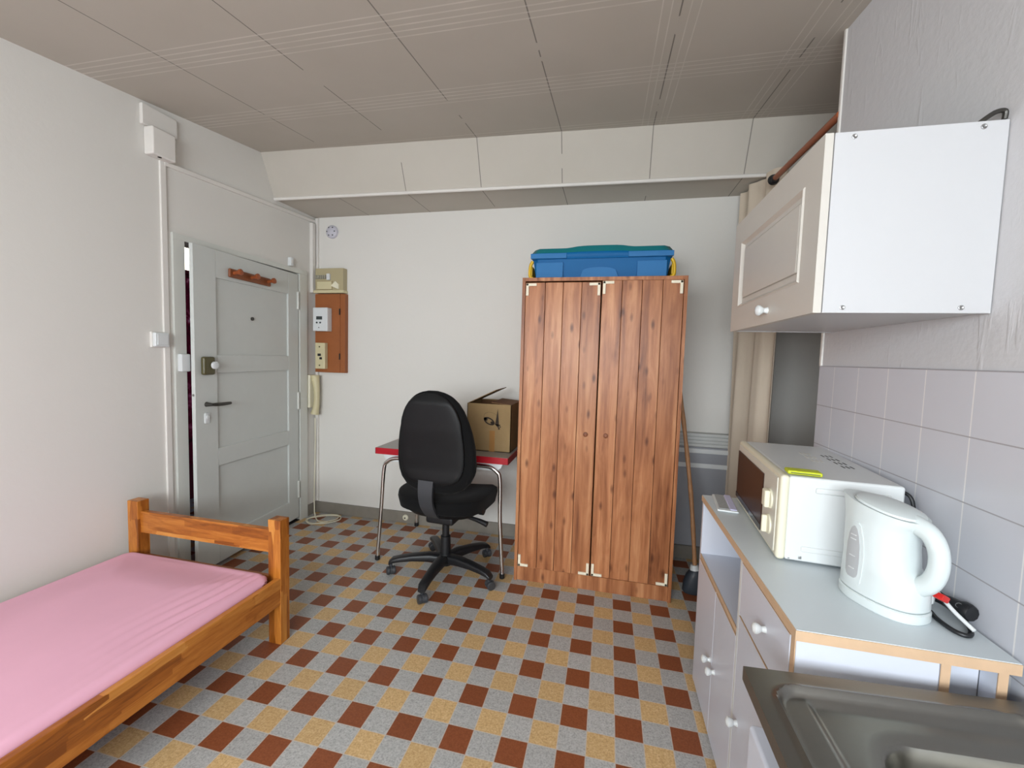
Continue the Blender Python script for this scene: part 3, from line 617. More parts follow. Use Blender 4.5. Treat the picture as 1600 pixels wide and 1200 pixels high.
# cardboard box on the table
cb = thing('cardboard_box', 'open cardboard box with a dark printed emblem on the table', 'box', (-0.415, 0.74, 0.748))
CX0, CX1, CY0, CY1, CZ0, CZ1 = -0.562, -0.268, 0.592, 0.90, 0.7485, 1.056
b = BM(); w = 0.004
box(b, CX0, CX1, CY0, CY0 + w, CZ0, CZ1); box(b, CX0, CX1, CY1 - w, CY1, CZ0, CZ1); box(b, CX0, CX0 + w, CY0, CY1, CZ0, CZ1); box(b, CX1 - w, CX1, CY0, CY1, CZ0, CZ1, mat=0); box(b, CX0, CX1, CY0, CY1, CZ0, CZ0 + w)
obj('box_shell', b, CARD, cb, smooth=False)
def flap(p0, p1, d, thick=0.0035):
    p0, p1, d = Vector(p0), Vector(p1), Vector(d); nrm = (p1 - p0).cross(d).normalized() * thick; q = BM()
    A = [p0, p1, p1 + d - (p1 - p0) * 0.02, p0 + d + (p1 - p0) * 0.02]
    skin(q, [[q.verts.new(p) for p in A], [q.verts.new(p + nrm) for p in A]]); return q
obj('flap', flap((CX0, CY0 + .004, CZ1), (CX0, CY1 - .004, CZ1), (0.185, 0, 0.092)), CARD, cb, smooth=False)
obj('flap', flap((CX1, CY1 - .004, CZ1), (CX1, CY0 + .004, CZ1), (-0.135, 0, 0.012)), CARDIN, cb, smooth=False)
obj('flap', flap((CX0 + .006, CY1, CZ1 - 0.004), (CX1 - .006, CY1, CZ1 - 0.004), (0, -0.11, -0.07)), CARDIN, cb, smooth=False)
b = BM(); y = CY0 - 0.0008
def disc(bm, cx, cz_, a, c, rot, y0, thick=0.0008, inner=0.0):
    n = 28; out = []
    for k in range(n):
        q = 2 * PI * k / n; px, pz = a * math.cos(q), c * math.sin(q); out.append((cx + px * math.cos(rot) - pz * math.sin(rot), cz_ + px * math.sin(rot) + pz * math.cos(rot)))
    if inner:
        inn = [(cx + (p[0] - cx) * inner, cz_ + (p[1] - cz_) * inner) for p in out]
        A = [bm.verts.new((p[0], y0, p[1])) for p in out]; B = [bm.verts.new((p[0], y0, p[1])) for p in inn]
        for k in range(n): bm.faces.new((A[k], A[(k + 1) % n], B[(k + 1) % n], B[k]))
    else: prism(bm, out, 'y', y0, y0 + thick)
disc(b, -0.412, 0.945, 0.040, 0.022, -0.45, y, inner=0.62); disc(b, -0.436, 0.957, 0.013, 0.010, -0.45, y); disc(b, -0.394, 0.936, 0.010, 0.008, -0.4, y)
prism(b, [(-0.378, 0.930), (-0.362, 0.920), (-0.340, 0.918), (-0.336, 0.926), (-0.356, 0.927)], 'y', y, y + .0008); prism(b, [(-0.372, 0.926), (-0.352, 0.905), (-0.345, 0.908), (-0.356, 1.029)], 'y', y, y + .0008)
disc(b, -0.346, 0.900, 0.006, 0.006, 0, y); disc(b, -0.338, 0.912, 0.005, 0.004, 0, y); disc(b, -0.40, 0.968, 0.05, 0.034, -0.3, y, inner=0.975)
obj('printed_emblem', b, INK, cb, smooth=False, label='dark printed emblem')
b = BM(); box(b, -0.408, -0.372, CY0 - 0.0012, CY0 - 0.0002, CZ0, 0.885); obj('packing_tape', b, plain('tape', rgb(156, 112, 62), 0.3), cb, smooth=False, label='brown packing tape')

# ------------------------------------------------------------------ office chair
oc = thing('office_chair', 'black swivel office chair on casters in front of the table', 'chair', (-0.623, 0.409, 0))
CC = Vector((-0.623, 0.409, 0))
TM = Matrix.Translation(CC) @ Matrix.Rotation(math.radians(-4), 4, 'Z')   # turned slightly on its column
def interp(tab, t):
    for (a, va), (c, vc) in zip(tab[:-1], tab[1:]):
        if t <= c: 
            q = (t - a) / (c - a); q = q * q * (3 - 2 * q) if False else q
            return va + (vc - va) * q
    return tab[-1][1]
X_, Y_, Z_ = Vector((1, 0, 0)), Vector((0, 1, 0)), Vector((0, 0, 1))
wtab = [(0.585, 0.07), (0.595, 0.125), (0.62, 0.178), (0.66, 0.215), (0.71, 0.238), (0.76, 0.243), (0.85, 0.238), (0.93, 0.224), (1.0, 0.203), (1.06, 0.178), (1.105, 0.148), (1.135, 0.115), (1.155, 0.075), (1.164, 0.03)]
ytab = [(0.58, -0.225), (0.72, -0.205), (0.85, -0.215), (1.0, -0.235), (1.17, -0.262)]
dtab = [(0.585, 0.012), (0.61, 0.034), (0.70, 0.048), (0.95, 0.046), (1.10, 0.036), (1.164, 0.010)]
b = BM(); rings = []
zz = [0.585, 0.589, 0.595, 0.605] + [0.62 + k * 0.02 for k in range(25)] + [1.115, 1.128, 1.139, 1.149, 1.157, 1.162, 1.1645]
for z in zz: rings.append(superring(b, Vector((0.034, interp(ytab, z), z)), X_, Y_, interp(wtab, z), interp(dtab, z), 2.5, 44))
skin(b, rings); br = obj('backrest', b, BLACKF, oc, M=TM)
b = BM(); rings = []
stab = [(0.632, 0.03), (0.637, 0.085), (0.648, 0.125), (0.67, 0.160), (0.70, 0.182), (0.76, 0.196), (0.86, 0.196), (1.0, 0.180), (1.06, 0.158), (1.10, 0.130), (1.135, 0.09), (1.150, 0.04)]
for z in [0.632, 0.636, 0.641, 0.648, 0.658] + [0.67 + k * 0.02 for k in range(21)] + [1.085, 1.10, 1.115, 1.128, 1.138, 1.146, 1.1505]:
    k = min(1, (z - 0.627) / 0.03, (1.155 - z) / 0.05)
    yb = interp(ytab, z) - interp(dtab, z) + 0.006
    rings.append(superring(b, Vector((0.026, yb, z)), X_, Y_, interp(stab, z), 0.008 + 0.012 * max(0.02, k), 3.4, 40))
skin(b, rings); obj('back_shell', b, BLACKSH, br, M=TM, label='smooth inset rear shell')
# bracket joining back and seat
b = BM(); bp = [(-0.262, 0.66), (-0.268, 0.60), (-0.262, 0.545), (-0.235, 0.49), (-0.17, 0.425), (-0.08, 0.392), (0.02, 0.388)]
P = spline([(0, a, c) for a, c in bp], 5); rings = []
for i, p in enumerate(P):
    d = (P[min(i + 1, len(P) - 1)] - P[max(i - 1, 0)]).normalized(); nn = X_.cross(d); q = i / (len(P) - 1); hw = 0.046 - 0.012 * q
    rings.append([b.verts.new(p + X_ * sx * hw + nn * sn * 0.009) for sx, sn in ((-1, -1), (1, -1), (1, 1), (-1, 1))])
skin(b, rings); obj('back_bracket', b, GREYP, oc, M=TM, label='dark grey back bracket')
b = BM(); rings = []
for z, a, c, dy in ((0.392, 0.10, 0.11, 0), (0.395, 0.15, 0.15, 0), (0.41, 0.21, 0.19, 0), (0.44, 0.255, 0.225, 0.01), (0.458, 0.262, 0.232, 0.01)): rings.append(superring(b, Vector((0, 0.03 + dy, z)), X_, Y_, a, c, 3.0, 44))
skin(b, rings); obj('seat_shell', b, BLACKSH, oc, M=TM)
b = BM(); rings = []
for z, a, c in ((0.452, 0.25, 0.225), (0.462, 0.275, 0.245), (0.49, 0.288, 0.255), (0.515, 0.285, 0.25), (0.533, 0.262, 0.232), (0.540, 0.20, 0.18), (0.536, 0.09, 0.08)):
    rr = superring(b, Vector((0, 0.04, z)), X_, Y_, a, c, 3.2, 44)
    for v in rr:
        sx = abs(v.co.x) / 0.28; sy = (v.co.y - 0.04) / 0.25
        v.co.z += 0.035 * sx * sx * (z > 0.47) - 0.03 * max(0, sy) ** 2 - 0.012
    rings.append(rr)
skin(b, rings); obj('seat', b, BLACKF, oc, M=TM)
b = BM(); box(b, -0.09, 0.09, -0.10, 0.10, 0.345, 0.396, 0.015, 3); obj('mechanism', b, BLACKP, oc, M=TM)
b = BM(); tube(b, [(0.06, 0.0, 0.385), (0.16, -0.02, 0.385), (0.23, -0.03, 0.378), (0.285, -0.035, 0.364)], lambda q: 0.007 + 0.010 * q, 12, 5); obj('tilt_lever', b, BLACKP, oc, M=TM)
b = BM(); cyl(b, (0.19, -0.05, 0.455), (0.265, -0.05, 0.455), 0.006, n=10, mat=1); lathe(b, (0.238, -0.05, 0.455), (1, 0, 0), [(0, 0.024), (0.005, 0.03), (0.03, 0.03), (0.034, 0.022)], 14); obj('adjusting_knob', b, [BLACKP, METAL], oc, M=TM)
b = BM(); lathe(b, CC, (0, 0, 1), [(0.05, 0.02), (0.052, 0.024), (0.10, 0.026), (0.102, 0.034), (0.24, 0.03), (0.242, 0.022), (0.35, 0.022)], 24); obj('gas_lift', b, BLACKP, oc)
b = BM(); lathe(b, CC, (0, 0, 1), [(0.058, 0.038), (0.062, 0.046), (0.115, 0.044), (0.128, 0.036)], 24); obj('hub', b, BLACKP, oc)
for k in range(5):
    a = math.radians(-90 + 72 * k); d = Vector((math.cos(a), math.sin(a), 0)); s = Vector((-d.y, d.x, 0))
    b = BM(); rings = []
    for r, z, hw, hh in ((0.03, 0.096, 0.038, 0.030), (0.10, 0.106, 0.034, 0.027), (0.20, 0.104, 0.030, 0.022), (0.28, 0.096, 0.028, 0.018), (0.322, 0.088, 0.028, 0.016), (0.344, 0.072, 0.022, 0.012)):
        rings.append(superring(b, CC + d * r + Z_ * z, s, Z_, hw, hh, 3.0, 20))
    skin(b, rings); arm = obj('base_arm', b, BLACKP, oc)
    c0 = CC + d * 0.333; tr = a + 0.7 + k * 0.3; ax = Vector((-math.sin(tr), math.cos(tr), 0)); fo = Vector((math.cos(tr), math.sin(tr), 0)); off = fo * 0.006
    b = BM()
    cyl(b, c0 + Z_ * 0.045, c0 + Z_ * 0.078, 0.010, n=12)
    for sg in (-1, 1): lathe(b, c0 + off + ax * sg * 0.006 + Z_ * 0.0252, ax * sg, [(0, 0.023), (0.003, 0.025), (0.017, 0.025), (0.021, 0.019)], 20)
    lathe(b, c0 + off - ax * 0.005 + Z_ * 0.028, ax, [(0, 0.026), (0.010, 0.026)], 20)
    obj('caster', b, GREYP, arm, label='dark grey twin-wheel caster')

# ------------------------------------------------------------------ things right of the wardrobe
hz = thing('wall_heater', 'grey and white ribbed heater on the back wall right of the wardrobe', 'heater', (0.98, BY, 0.14))
b = BM(); box(b, 0.74, 1.30, BY - 0.075, BY - 0.002, 0.12, 0.80, 0.008, 3); obj('heater_body', b, HGREY, hz)
b = BM(); box(b, 0.75, 1.29, BY - 0.066, BY - 0.002, 0.79, 0.886); obj('added_rib_backing', b, RIBW, hz)  # added backing, lightens the shadow lines between the ribs
for z in (0.80, 0.823, 0.846, 0.869):
    b = BM(); box(b, 0.742, 1.298, BY - 0.072, BY - 0.004, z, z + 0.0205, 0.004, 2); obj('rib', b, RIBW, hz, label='white rib')
for z in (0.758, 0.66):
    b = BM(); box(b, 0.738, 1.302, BY - 0.079, BY - 0.07, z, z + 0.03, 0.003, 2); obj('band', b, WHITE, hz, label='white band')
bs = thing('broom', 'wooden-handled broom with a dark grey head leaning between wardrobe and cabinet', 'broom', (0.865, 0.60, 0))
b = BM(); tube(b, [(0.868, 0.60, 0.16), (0.838, 0.66, 0.55), (0.785, 0.74, 1.0), (0.742, 0.80, 1.3)], lambda q: 0.0125 + 0.0012 * math.sin(q * 40), 12, 8); obj('handle', b, STICK, bs)
b = BM(); lathe(b, (0.868, 0.60, 0.135), (-0.06, 0.15, 1), [(0, 0.026), (0.03, 0.022), (0.034, 0.016)], 18); obj('collar', b, WHITE, bs, label='white collar')
b = BM(); rings = []
for z, a, c in ((0.0, 0.060, 0.032), (0.012, 0.068, 0.042), (0.06, 0.064, 0.046), (0.105, 0.050, 0.042), (0.13, 0.034, 0.034), (0.142, 0.024, 0.024)): rings.append(superring(b, Vector((0.872, 0.60, z)), X_, Y_, a, c, 2.4, 28))
skin(b, rings); obj('broom_head', b, plain('rubber_grey', rgb(50, 56, 64), 0.5), bs)
# curtain and its pole
b = BM(); n = 90; rings = []
for s in range(13):
    z = 0.12 + (2.432 - 0.12) * s / 12; row = []
    for side in (0, 1):
        for k in (range(n + 1) if side == 0 else range(n, -1, -1)):
            q = k / n; fl = 1.0 - 0.25 * (s / 12)
            px = 1.092 + 0.105 * q; py = 0.975 - 0.44 * q
            am = 0.030 * fl; ph = q * 2 * PI * 2.6 + 0.35 * math.sin(z * 2)
            nxv, nyv = 0.97, 0.24
            o = am * math.sin(ph) + 0.006 * math.sin(ph * 2.3 + 1) + (0.004 if side else 0)
            row.append(b.verts.new((px + nxv * o, py + nyv * o, z)))
    rings.append(row)
skin(b, rings); tag(obj('curtain', b, BEIGE, origin=(1.14, 0.75, 0.12)), 'beige curtain hanging in folds beside the wall cabinet', 'curtain')
cp = thing('curtain_pole', 'brown wooden pole with black finial above the wall cabinet', 'curtain pole', (1.13, 0.2, 2.33))
b = BM(); cyl(b, (1.132, -0.117, 2.309), (1.132, 0.52, 2.338), 0.014, n=18); obj('rod', b, POLEW, cp)
b = BM(); lathe(b, (1.132, 0.515, 2.338), (0, 1, 0.045), [(0, 0.016), (0.008, 0.018), (0.012, 0.014), (0.02, 0.024), (0.034, 0.028), (0.048, 0.022), (0.055, 0.006)], 20); obj('finial', b, BLACKP, cp, label='black finial')

# ------------------------------------------------------------------ wall cabinet
wc = thing('wall_cabinet', 'white wall cabinet with one panelled door above the worktop', 'cabinet', (0.96, -0.51, 1.485))
KX0, KX1, KY0, KY1, KZ0, KZ1 = 0.805, RX - 0.002, -0.852, -0.165, 1.486, 1.895
b = BM(); box(b, KX0, KX1, KY0, KY0 + 0.018, KZ0, KZ1, 0.001, 1); obj('side_panel', b, CABW, wc)
b = BM(); box(b, KX0, KX1, KY1 - 0.018, KY1, KZ0, KZ1, 0.001, 1); obj('side_panel', b, CABW, wc)
b = BM(); box(b, KX0, KX1, KY0 + 0.018, KY1 - 0.018, KZ0 + 0.002, KZ0 + 0.018); obj('bottom_panel', b, CABW, wc)
b = BM(); box(b, KX0, KX1, KY0 + 0.018, KY1 - 0.018, KZ1 - 0.020, KZ1 - 0.002); obj('top_panel', b, CABW, wc)
b = BM(); box(b, KX1 - 0.006, KX1, KY0 + 0.018, KY1 - 0.018, KZ0 + 0.018, KZ1 - 0.02); obj('back_panel', b, CABW, wc)
b = BM(); D0, D1 = KX0 - 0.020, KX0 - 0.001
r_ = 0.088
box(b, D0 + 0.007, D1, KY0 + 0.004, KY1 - 0.004, KZ0 + 0.004, KZ1 - 0.004)
for (y0, y1, z0, z1) in ((KY0, KY0 + r_, KZ0, KZ1), (KY1 - r_, KY1, KZ0, KZ1), (KY0 + r_, KY1 - r_, KZ0, KZ0 + 0.085), (KY0 + r_, KY1 - r_, KZ1 - 0.085, KZ1)): box(b, D0, D1 - 0.002, y0, y1, z0, z1)
# bevelled inner moulding
iy0, iy1, iz0, iz1 = KY0 + r_, KY1 - r_, KZ0 + 0.085, KZ1 - 0.085
for (d_, h_) in ((0.0, 0.0),):
    o4 = [(iy0, iz0), (iy1, iz0), (iy1, iz1), (iy0, iz1)]; i4 = [(iy0 + 0.014, iz0 + 0.014), (iy1 - 0.014, iz0 + 0.014), (iy1 - 0.014, iz1 - 0.014), (iy0 + 0.014, iz1 - 0.014)]
    A = [b.verts.new((D0, *p)) for p in o4]; A2 = [b.verts.new((D0 - 0.004, p[0] + (0.004 if p[0] < -.5 else -0.004), p[1] + (0.004 if p[1] < 1.7 else -0.004))) for p in o4]; B = [b.verts.new((D0 + 0.0075, *p)) for p in i4]
    for q, w_ in ((A, A2), (A2, B)):
        for k in range(4): b.faces.new((q[k], q[(k + 1) % 4], w_[(k + 1) % 4], w_[k]))
dk = obj('door', b, CABD, wc, smooth=False)
b = BM(); box(b, D0 + 0.001, D0 + 0.0075, iy0 + 0.03, iy1 - 0.03, iz0 + 0.03, iz1 - 0.03, 0.005, 2); obj('raised_panel', b, CABD, dk)
def knob(p, ax, r=0.016, sc=1.0): 
    q = BM(); lathe(q, p, ax, [(0, 0.010 * sc), (0.004 * sc, 0.009 * sc), (0.010 * sc, 0.0075 * sc), (0.016 * sc, 0.012 * sc), (0.022 * sc, r * sc), (0.028 * sc, r * sc), (0.033 * sc, r * 0.6 * sc), (0.034 * sc, 0.001)], 20); return q
obj('knob', knob((D0, -0.555, 1.525), (-1, 0, 0)), WHITE, dk, label='white round knob')
for x, z in ((KX0 + 0.038, KZ1 - 0.012), (KX1 - 0.045, KZ1 - 0.012), (KX0 + 0.040, KZ0 + 0.012), (KX1 - 0.055, KZ0 + 0.012)):
    b = BM(); lathe(b, (x, KY0, z), (0, -1, 0), [(0, 0.0055), (0.0015, 0.0055), (0.002, 0.004), (0.0012, 0.002), (0.001, 0.0)], 14); obj('screw', b, METAL, wc, label='grey screw head')
b = BM(); tube(b, [(KX1 - 0.002, KY0 + 0.012, KZ1 + 0.006), (KX1 - 0.004, KY0 + 0.010, KZ1 + 0.022), (KX1 - 0.022, KY0 + 0.010, KZ1 + 0.020), (KX1 - 0.05, KY0 + 0.012, KZ1 - 0.002)], 0.005, 8, 4); obj('hanging_hook', b, DGR, wc, label='dark hanging hook')

# ------------------------------------------------------------------ base cabinet
bc = thing('base_cabinet', 'white low kitchen cabinet with tan edges under the microwave', 'cabinet', (0.93, -0.57, 0))
FX, TXR, QY0, QY1, TZ = 0.730, 1.112, -1.020, -0.115, 0.806
b = BM(); box(b, FX, TXR, QY0, QY1, TZ - 0.024, TZ - 0.0005, mat=0); 
wt = obj('worktop', b, LAMTOP, bc)
b = BM(); box(b, FX - 0.002, FX + 0.0005, QY0 - 0.002, QY1, TZ - 0.024, TZ - 0.002); box(b, FX + 0.0006, TXR, QY0 - 0.002, QY0 + 0.0005, TZ - 0.024, TZ - 0.002); obj('edge_strip', b, TAN, wt, label='tan edge strip')
b = BM(); box(b, FX + 0.002, 0.985, QY1 - 0.020, QY1 - 0.001, 0.0, TZ - 0.024); obj('side_panel', b, LAM, bc)
b = BM(); box(b, FX + 0.002, 0.985, QY0 + 0.003, QY0 + 0.021, 0.0, TZ - 0.024); box(b, FX, FX + 0.0025, QY0 + 0.003, QY0 + 0.021, 0.0, TZ - 0.024, mat=1); obj('side_panel', b, [LAM, TAN], bc)
b = BM(); box(b, 0.986, 1.002, QY0 + 0.002, QY1 - 0.002, 0.0, TZ - 0.024); box(b, 0.986, 1.002, QY0, QY0 + 0.0025, 0.0, TZ - 0.024, mat=1); obj('back_panel', b, [LAM, TAN], bc)
for y in (QY0, QY1 - 0.042):
    b = BM(); box(b, 1.078, 1.094, y + 0.002, y + 0.04, 0.0, TZ - 0.024); box(b, 1.078, 1.094, y, y + 0.0025, 0.0, TZ - 0.024, mat=1); obj('rear_leg', b, [LAM, TAN], bc)
b = BM(); box(b, 1.002, 1.078, QY0 + 0.042, QY0 + 0.052, 0.0, TZ - 0.024); obj('added_bright_panel', b, LAM, bc)  # added panel, brightens the dark gap between back panel and rear leg
b = BM(); box(b, FX + 0.004, 0.985, -0.664, -0.648, 0.03, TZ - 0.024); box(b, FX - 0.001, FX + 0.0045, -0.664, -0.648, 0.03, TZ - 0.024, mat=1); obj('divider', b, [LAM, WHITE], bc)
b = BM(); box(b, FX + 0.004, 0.985, -0.648, QY1 - 0.020, 0.546, 0.562); box(b, FX + 0.001, FX + 0.0045, -0.648, QY1 - 0.020, 0.546, 0.562, mat=1); obj('shelf', b, [LAM, TAN], bc)
b = BM(); box(b, FX + 0.02, FX + 0.035, QY0 + 0.02, QY1 - 0.02, 0.0, 0.05); box(b, FX + 0.02, 0.985, QY0 + 0.02, QY1 - 0.02, 0.05, 0.066); obj('plinth', b, LAM, bc)
def front(name, y0, y1, z0, z1, kp, edge=True):
    q = BM(); box(q, FX - 0.001, FX + 0.014, y0, y1, z0, z1, 0.0008, 1); o = obj(name, q, LAM, bc)
    q = BM(); box(q, FX - 0.0015, FX + 0.012, y0 + 0.0005, y1 - 0.0005, z1 - 0.0005, z1 + 0.0008); obj('edge_strip', q, TAN, o, label='tan edge')
    obj('knob', knob((FX - 0.001, kp[0], kp[1]), (-1, 0, 0), 0.015, 0.9), WHITE, o, label='white round knob')
front('door', -0.405, QY1 - 0.0225, 0.012, 0.542, (-0.385, 0.275)); front('door', -0.6465, -0.409, 0.012, 0.542, (-0.445, 0.272))
front('drawer', QY0 + 0.024, -0.6655, 0.623, 0.778, (-0.862, 0.702)); front('door', QY0 + 0.024, -0.6655, 0.012, 0.617, (-0.705, 0.315))

# ------------------------------------------------------------------ microwave
mwA = math.atan2(0.044, 0.54)
MM = Matrix.Translation((0.806, -0.685, 0)) @ Matrix.Rotation(-mwA, 4, 'Z')      # local: +Y along the front to the far end, +X into the depth
mw = thing('microwave', 'white microwave oven with dark window on the base cabinet', 'microwave', (0.95, -0.42, TZ))
ML, MD, M0, M1 = 0.535, 0.285, TZ + 0.006, 1.052
b = BM(); box(b, 0.022, MD, 0.0, ML, M0, M1, 0.007, 3); obj('casing', b, WHITE, mw, M=MM)
b = BM(); box(b, 0.0, 0.024, -0.002, ML + 0.002, M0 - 0.002, M1 + 0.001, 0.010, 4); fp = obj('front_panel', b, CREAM, mw, M=MM)
b = BM(); box(b, -0.003, 0.004, 0.020, ML - 0.012, M0 + 0.012, M1 - 0.012, 0.003, 2); obj('fascia', b, MWG, mw, M=MM)
b = BM(); box(b, -0.006, -0.001, 0.150, ML - 0.02, M0 + 0.022, M1 - 0.035, 0.002, 2); dd = obj('door_window', b, MWIN, mw, M=MM, label='dark brown window')
b = BM(); box(b, -0.0075, -0.0055, 0.150, ML - 0.02, M0 + 0.022, M0 + 0.040); obj('lower_strip', b, LCD, dd, M=MM)
for z in (M0 + 0.150, M0 + 0.072):
    b = BM(); lathe(b, (-0.003, 0.075, z), (-1, 0, 0), [(0, 0.030), (0.004, 0.029), (0.006, 0.026)], 28)
    if z > M0 + 0.1: box(b, -0.022, -0.006, 0.058, 0.092, z - 0.026, z + 0.026, 0.005, 3)
    else: box(b, -0.022, -0.006, 0.070, 0.082, z - 0.026, z + 0.026, 0.004, 3)
    obj('dial', b, CREAM, mw, M=MM, label='cream dial')
def slot(m, x, y, mt): 
    q = BM()
    for k in range(3): box(q, x + k * 0.012, x + k * 0.012 + 0.004, y, y + 0.028, M1 - 0.001, M1 + 0.0008)
    obj('vent_slot', q, mt, mw, M=MM, smooth=False)
for k in range(4): slot(0, 0.215, 0.175 + k * 0.052, BLACKP)
for k in range(3): slot(0, 0.155, 0.235 + k * 0.055, MWG)
for x, y in ((0.05, 0.03), (0.05, ML - 0.03), (MD - 0.03, 0.03), (MD - 0.03, ML - 0.03)):
    b = BM(); cyl(b, (x, y, TZ), (x, y, M0 + 0.002), 0.011, n=14); obj('foot', b, BLACKP, mw, M=MM)
b = BM(); box(b, 0.055, 0.063, -0.0016, 0.002, M0 + 0.008, M0 + 0.016, 0.001); box(b, 0.03, 0.034, -0.0016, 0.002, M0 + 0.004, M0 + 0.008); obj('screw', b, METAL, mw, M=MM)
b = BM(); rr = 0.05
A = [(0.06, 0.03), (0.25, 0.03), (0.25, 0.20), (0.06, 0.20)]
box(b, 0.085, 0.255, -0.0035, 0.001, M1 - 0.042, M1 - 0.026, 0.004, 3); obj('side_embossing', b, WHITE, mw, M=MM); b = BM(); box(b, 0.06, 0.255, -0.002, 0.001, M0 + 0.03, M0 + 0.045, 0.003, 2); obj('side_embossing', b, WHITE, mw, M=MM)
b = BM(); tube(b, [(MD, 0.03, M1 - 0.018), (MD + 0.016, 0.012, M1 - 0.028), (MD + 0.021, 0.004, M1 - 0.07), (MD + 0.020, 0.004, TZ + 0.05), (MD + 0.012, 0.03, TZ + 0.008)], 0.0048, 8, 6); obj('power_cord', b, BLACKP, mw, M=MM, label='black power cord')
# packet on the microwave
PM = Matrix.Translation((0.872, -0.655, M1 + 0.0015)) @ Matrix.Rotation(math.radians(-8), 4, 'Z')
t = thing('sponge_packet', 'small lime green packet lying on the microwave', 'packet', (0.872, -0.655, M1 + 0.001))
b = BM(); box(b, -0.042, 0.042, -0.021, 0.021, 0, 0.011, 0.004, 3); obj('packet_body', b, LIME, t, M=PM)
b = BM(); box(b, -0.034, 0.036, -0.0215, -0.0195, 0.0035, 0.0065); obj('dark_line', b, plain('packet_print', rgb(96, 104, 30), 0.5), t, M=PM)
# flat tray on the worktop
SM = Matrix.Translation((0.796, -0.165, TZ)) @ Matrix.Rotation(math.radians(-7), 4, 'Z')
t = thing('flat_tray', 'small flat grey tray with white rim beside the microwave', 'tray', (0.796, -0.165, TZ))
b = BM(); box(b, -0.036, 0.036, -0.15, 0.045, 0, 0.008, 0.0035, 2); obj('tray_rim', b, WHITE, t, M=SM)
b = BM(); box(b, -0.028, 0.006, -0.135, 0.042, 0.005, 0.0095, 0.001, 1); obj('mottled_pad', b, MOTTLE, t, M=SM)
b = BM(); box(b, 0.008, 0.032, -0.14, 0.042, 0.005, 0.012, 0.002, 1); obj('lavender_strip', b, LAV, t, M=SM)

# ------------------------------------------------------------------ kettle
KC = Vector((0.972, -0.852, TZ)); ku = Vector((0.42, -0.907, 0)).normalized(); kv = Vector((0.907, 0.42, 0)).normalized()   # ku points to the handle
kt = thing('kettle', 'white plastic jug kettle in front of the microwave', 'kettle', KC)
def kring(bm, z, cx, a, c, tilt=0.0, e=2.3, n=44, spout=0.0):
    r = superring(bm, KC + ku * cx + Z_ * z, ku, kv, a, c, e, n)
    for v in r:
        q = (v.co - KC).dot(ku) - cx
        if spout and q < 0: v.co += ku * (-spout * (-q / a) ** 6)
        v.co.z += tilt * q
    return r
b = BM(); skin(b, [kring(b, 0.0, 0.002, 0.084, 0.060), kring(b, 0.004, 0.002, 0.087, 0.063), kring(b, 0.021, 0.002, 0.087, 0.063), kring(b, 0.0235, 0.002, 0.084, 0.060)]); obj('power_base', b, KETT, kt)
b = BM(); rings = []
KB = ((0.0245, 0.002, 0.082, 0.059, 0, 0), (0.028, 0.002, 0.085, 0.062, 0, 0), (0.060, 0.002, 0.084, 0.0618, 0, 0), (0.082, 0.001, 0.082, 0.0613, 0, 0), (0.094, -0.003, 0.077, 0.061, 0, 0), (0.108, -0.008, 0.071, 0.0605, 0, 0), (0.15, -0.010, 0.069, 0.060, 0, 0.002), (0.190, -0.010, 0.069, 0.059, -0.02, 0.005), (0.206, -0.006, 0.073, 0.058, -0.06, 0.010), (0.220, -0.003, 0.076, 0.057, -0.12, 0.016), (0.231, -0.002, 0.077, 0.056, -0.15, 0.021))
for z, cx, a, c, tl, sp in KB: rings.append(kring(b, z, cx, a, c, tl, spout=sp))
skin(b, rings); kb = obj('jug_body', b, KETT, kt)
b = BM(); rings = []
for z, cx, a, c, tl in ((0.2315, 0.002, 0.066, 0.052, -0.15), (0.236, 0.003, 0.064, 0.050, -0.15), (0.240, 0.004, 0.052, 0.041, -0.14), (0.242, 0.005, 0.03, 0.024, -0.13), (0.2425, 0.006, 0.008, 0.006, -0.1)): rings.append(kring(b, z, cx, a, c, tl))
skin(b, rings); obj('lid', b, KETT, kt)
def kp(a, z, v=0.0): return KC + ku * a + kv * v + Z_ * z
b = BM(); tube(b, [kp(0.035, 0.212), kp(0.060, 0.211), kp(0.084, 0.201), kp(0.099, 0.178), kp(0.104, 0.150), kp(0.101, 0.121), kp(0.089, 0.094), kp(0.064, 0.074), kp(0.025, 0.062)], lambda q: 0.0175 + 0.006 * abs(2 * q - 1) ** 2, 18, 7, flat=1.0)
obj('handle', b, KETT, kt)
GA = -0.026
def surf(a, z, out):
    for (z0, cx0, a0, c0, _, _), (z1, cx1, a1, c1, _, _) in zip(KB[:-1], KB[1:]):
        if z <= z1: break
    q = max(0, min(1, (z - z0) / (z1 - z0))); cx, aa, cc = cx0 + (cx1 - cx0) * q, a0 + (a1 - a0) * q, c0 + (c1 - c0) * q
    x = max(-0.98, min(0.98, (a - cx) / aa)); return kp(a, z, -(cc * (1 - abs(x) ** 2.3) ** (1 / 2.3)) - out)
def gauge(rows, w0, out):
    q = BM(); rgs = []
    for (zc, hw) in rows:
        hw = hw + w0; rgs.append([q.verts.new(surf(GA - hw + 2 * hw * k / 8, zc, out)) for k in range(9)] + [q.verts.new(surf(GA - hw + 2 * hw * k / 8, zc, -0.003)) for k in range(8, -1, -1)])
    skin(q, rgs); return q
G_ = ((0.056, 0.008), (0.060, 0.013), (0.068, 0.0165), (0.10, 0.0175), (0.135, 0.016), (0.160, 0.012), (0.174, 0.007), (0.179, 0.002))
obj('gauge_surround', gauge([(0.043, 0.006), (0.048, 0.014)] + [(z, h) for z, h in G_[2:6]] + [(0.182, 0.006), (0.190, 0.0)], 0.008, 0.0016), KETT, kb)
obj('water_gauge', gauge(G_, 0.0, 0.0028), KWIN, kb, label='grey water gauge window')
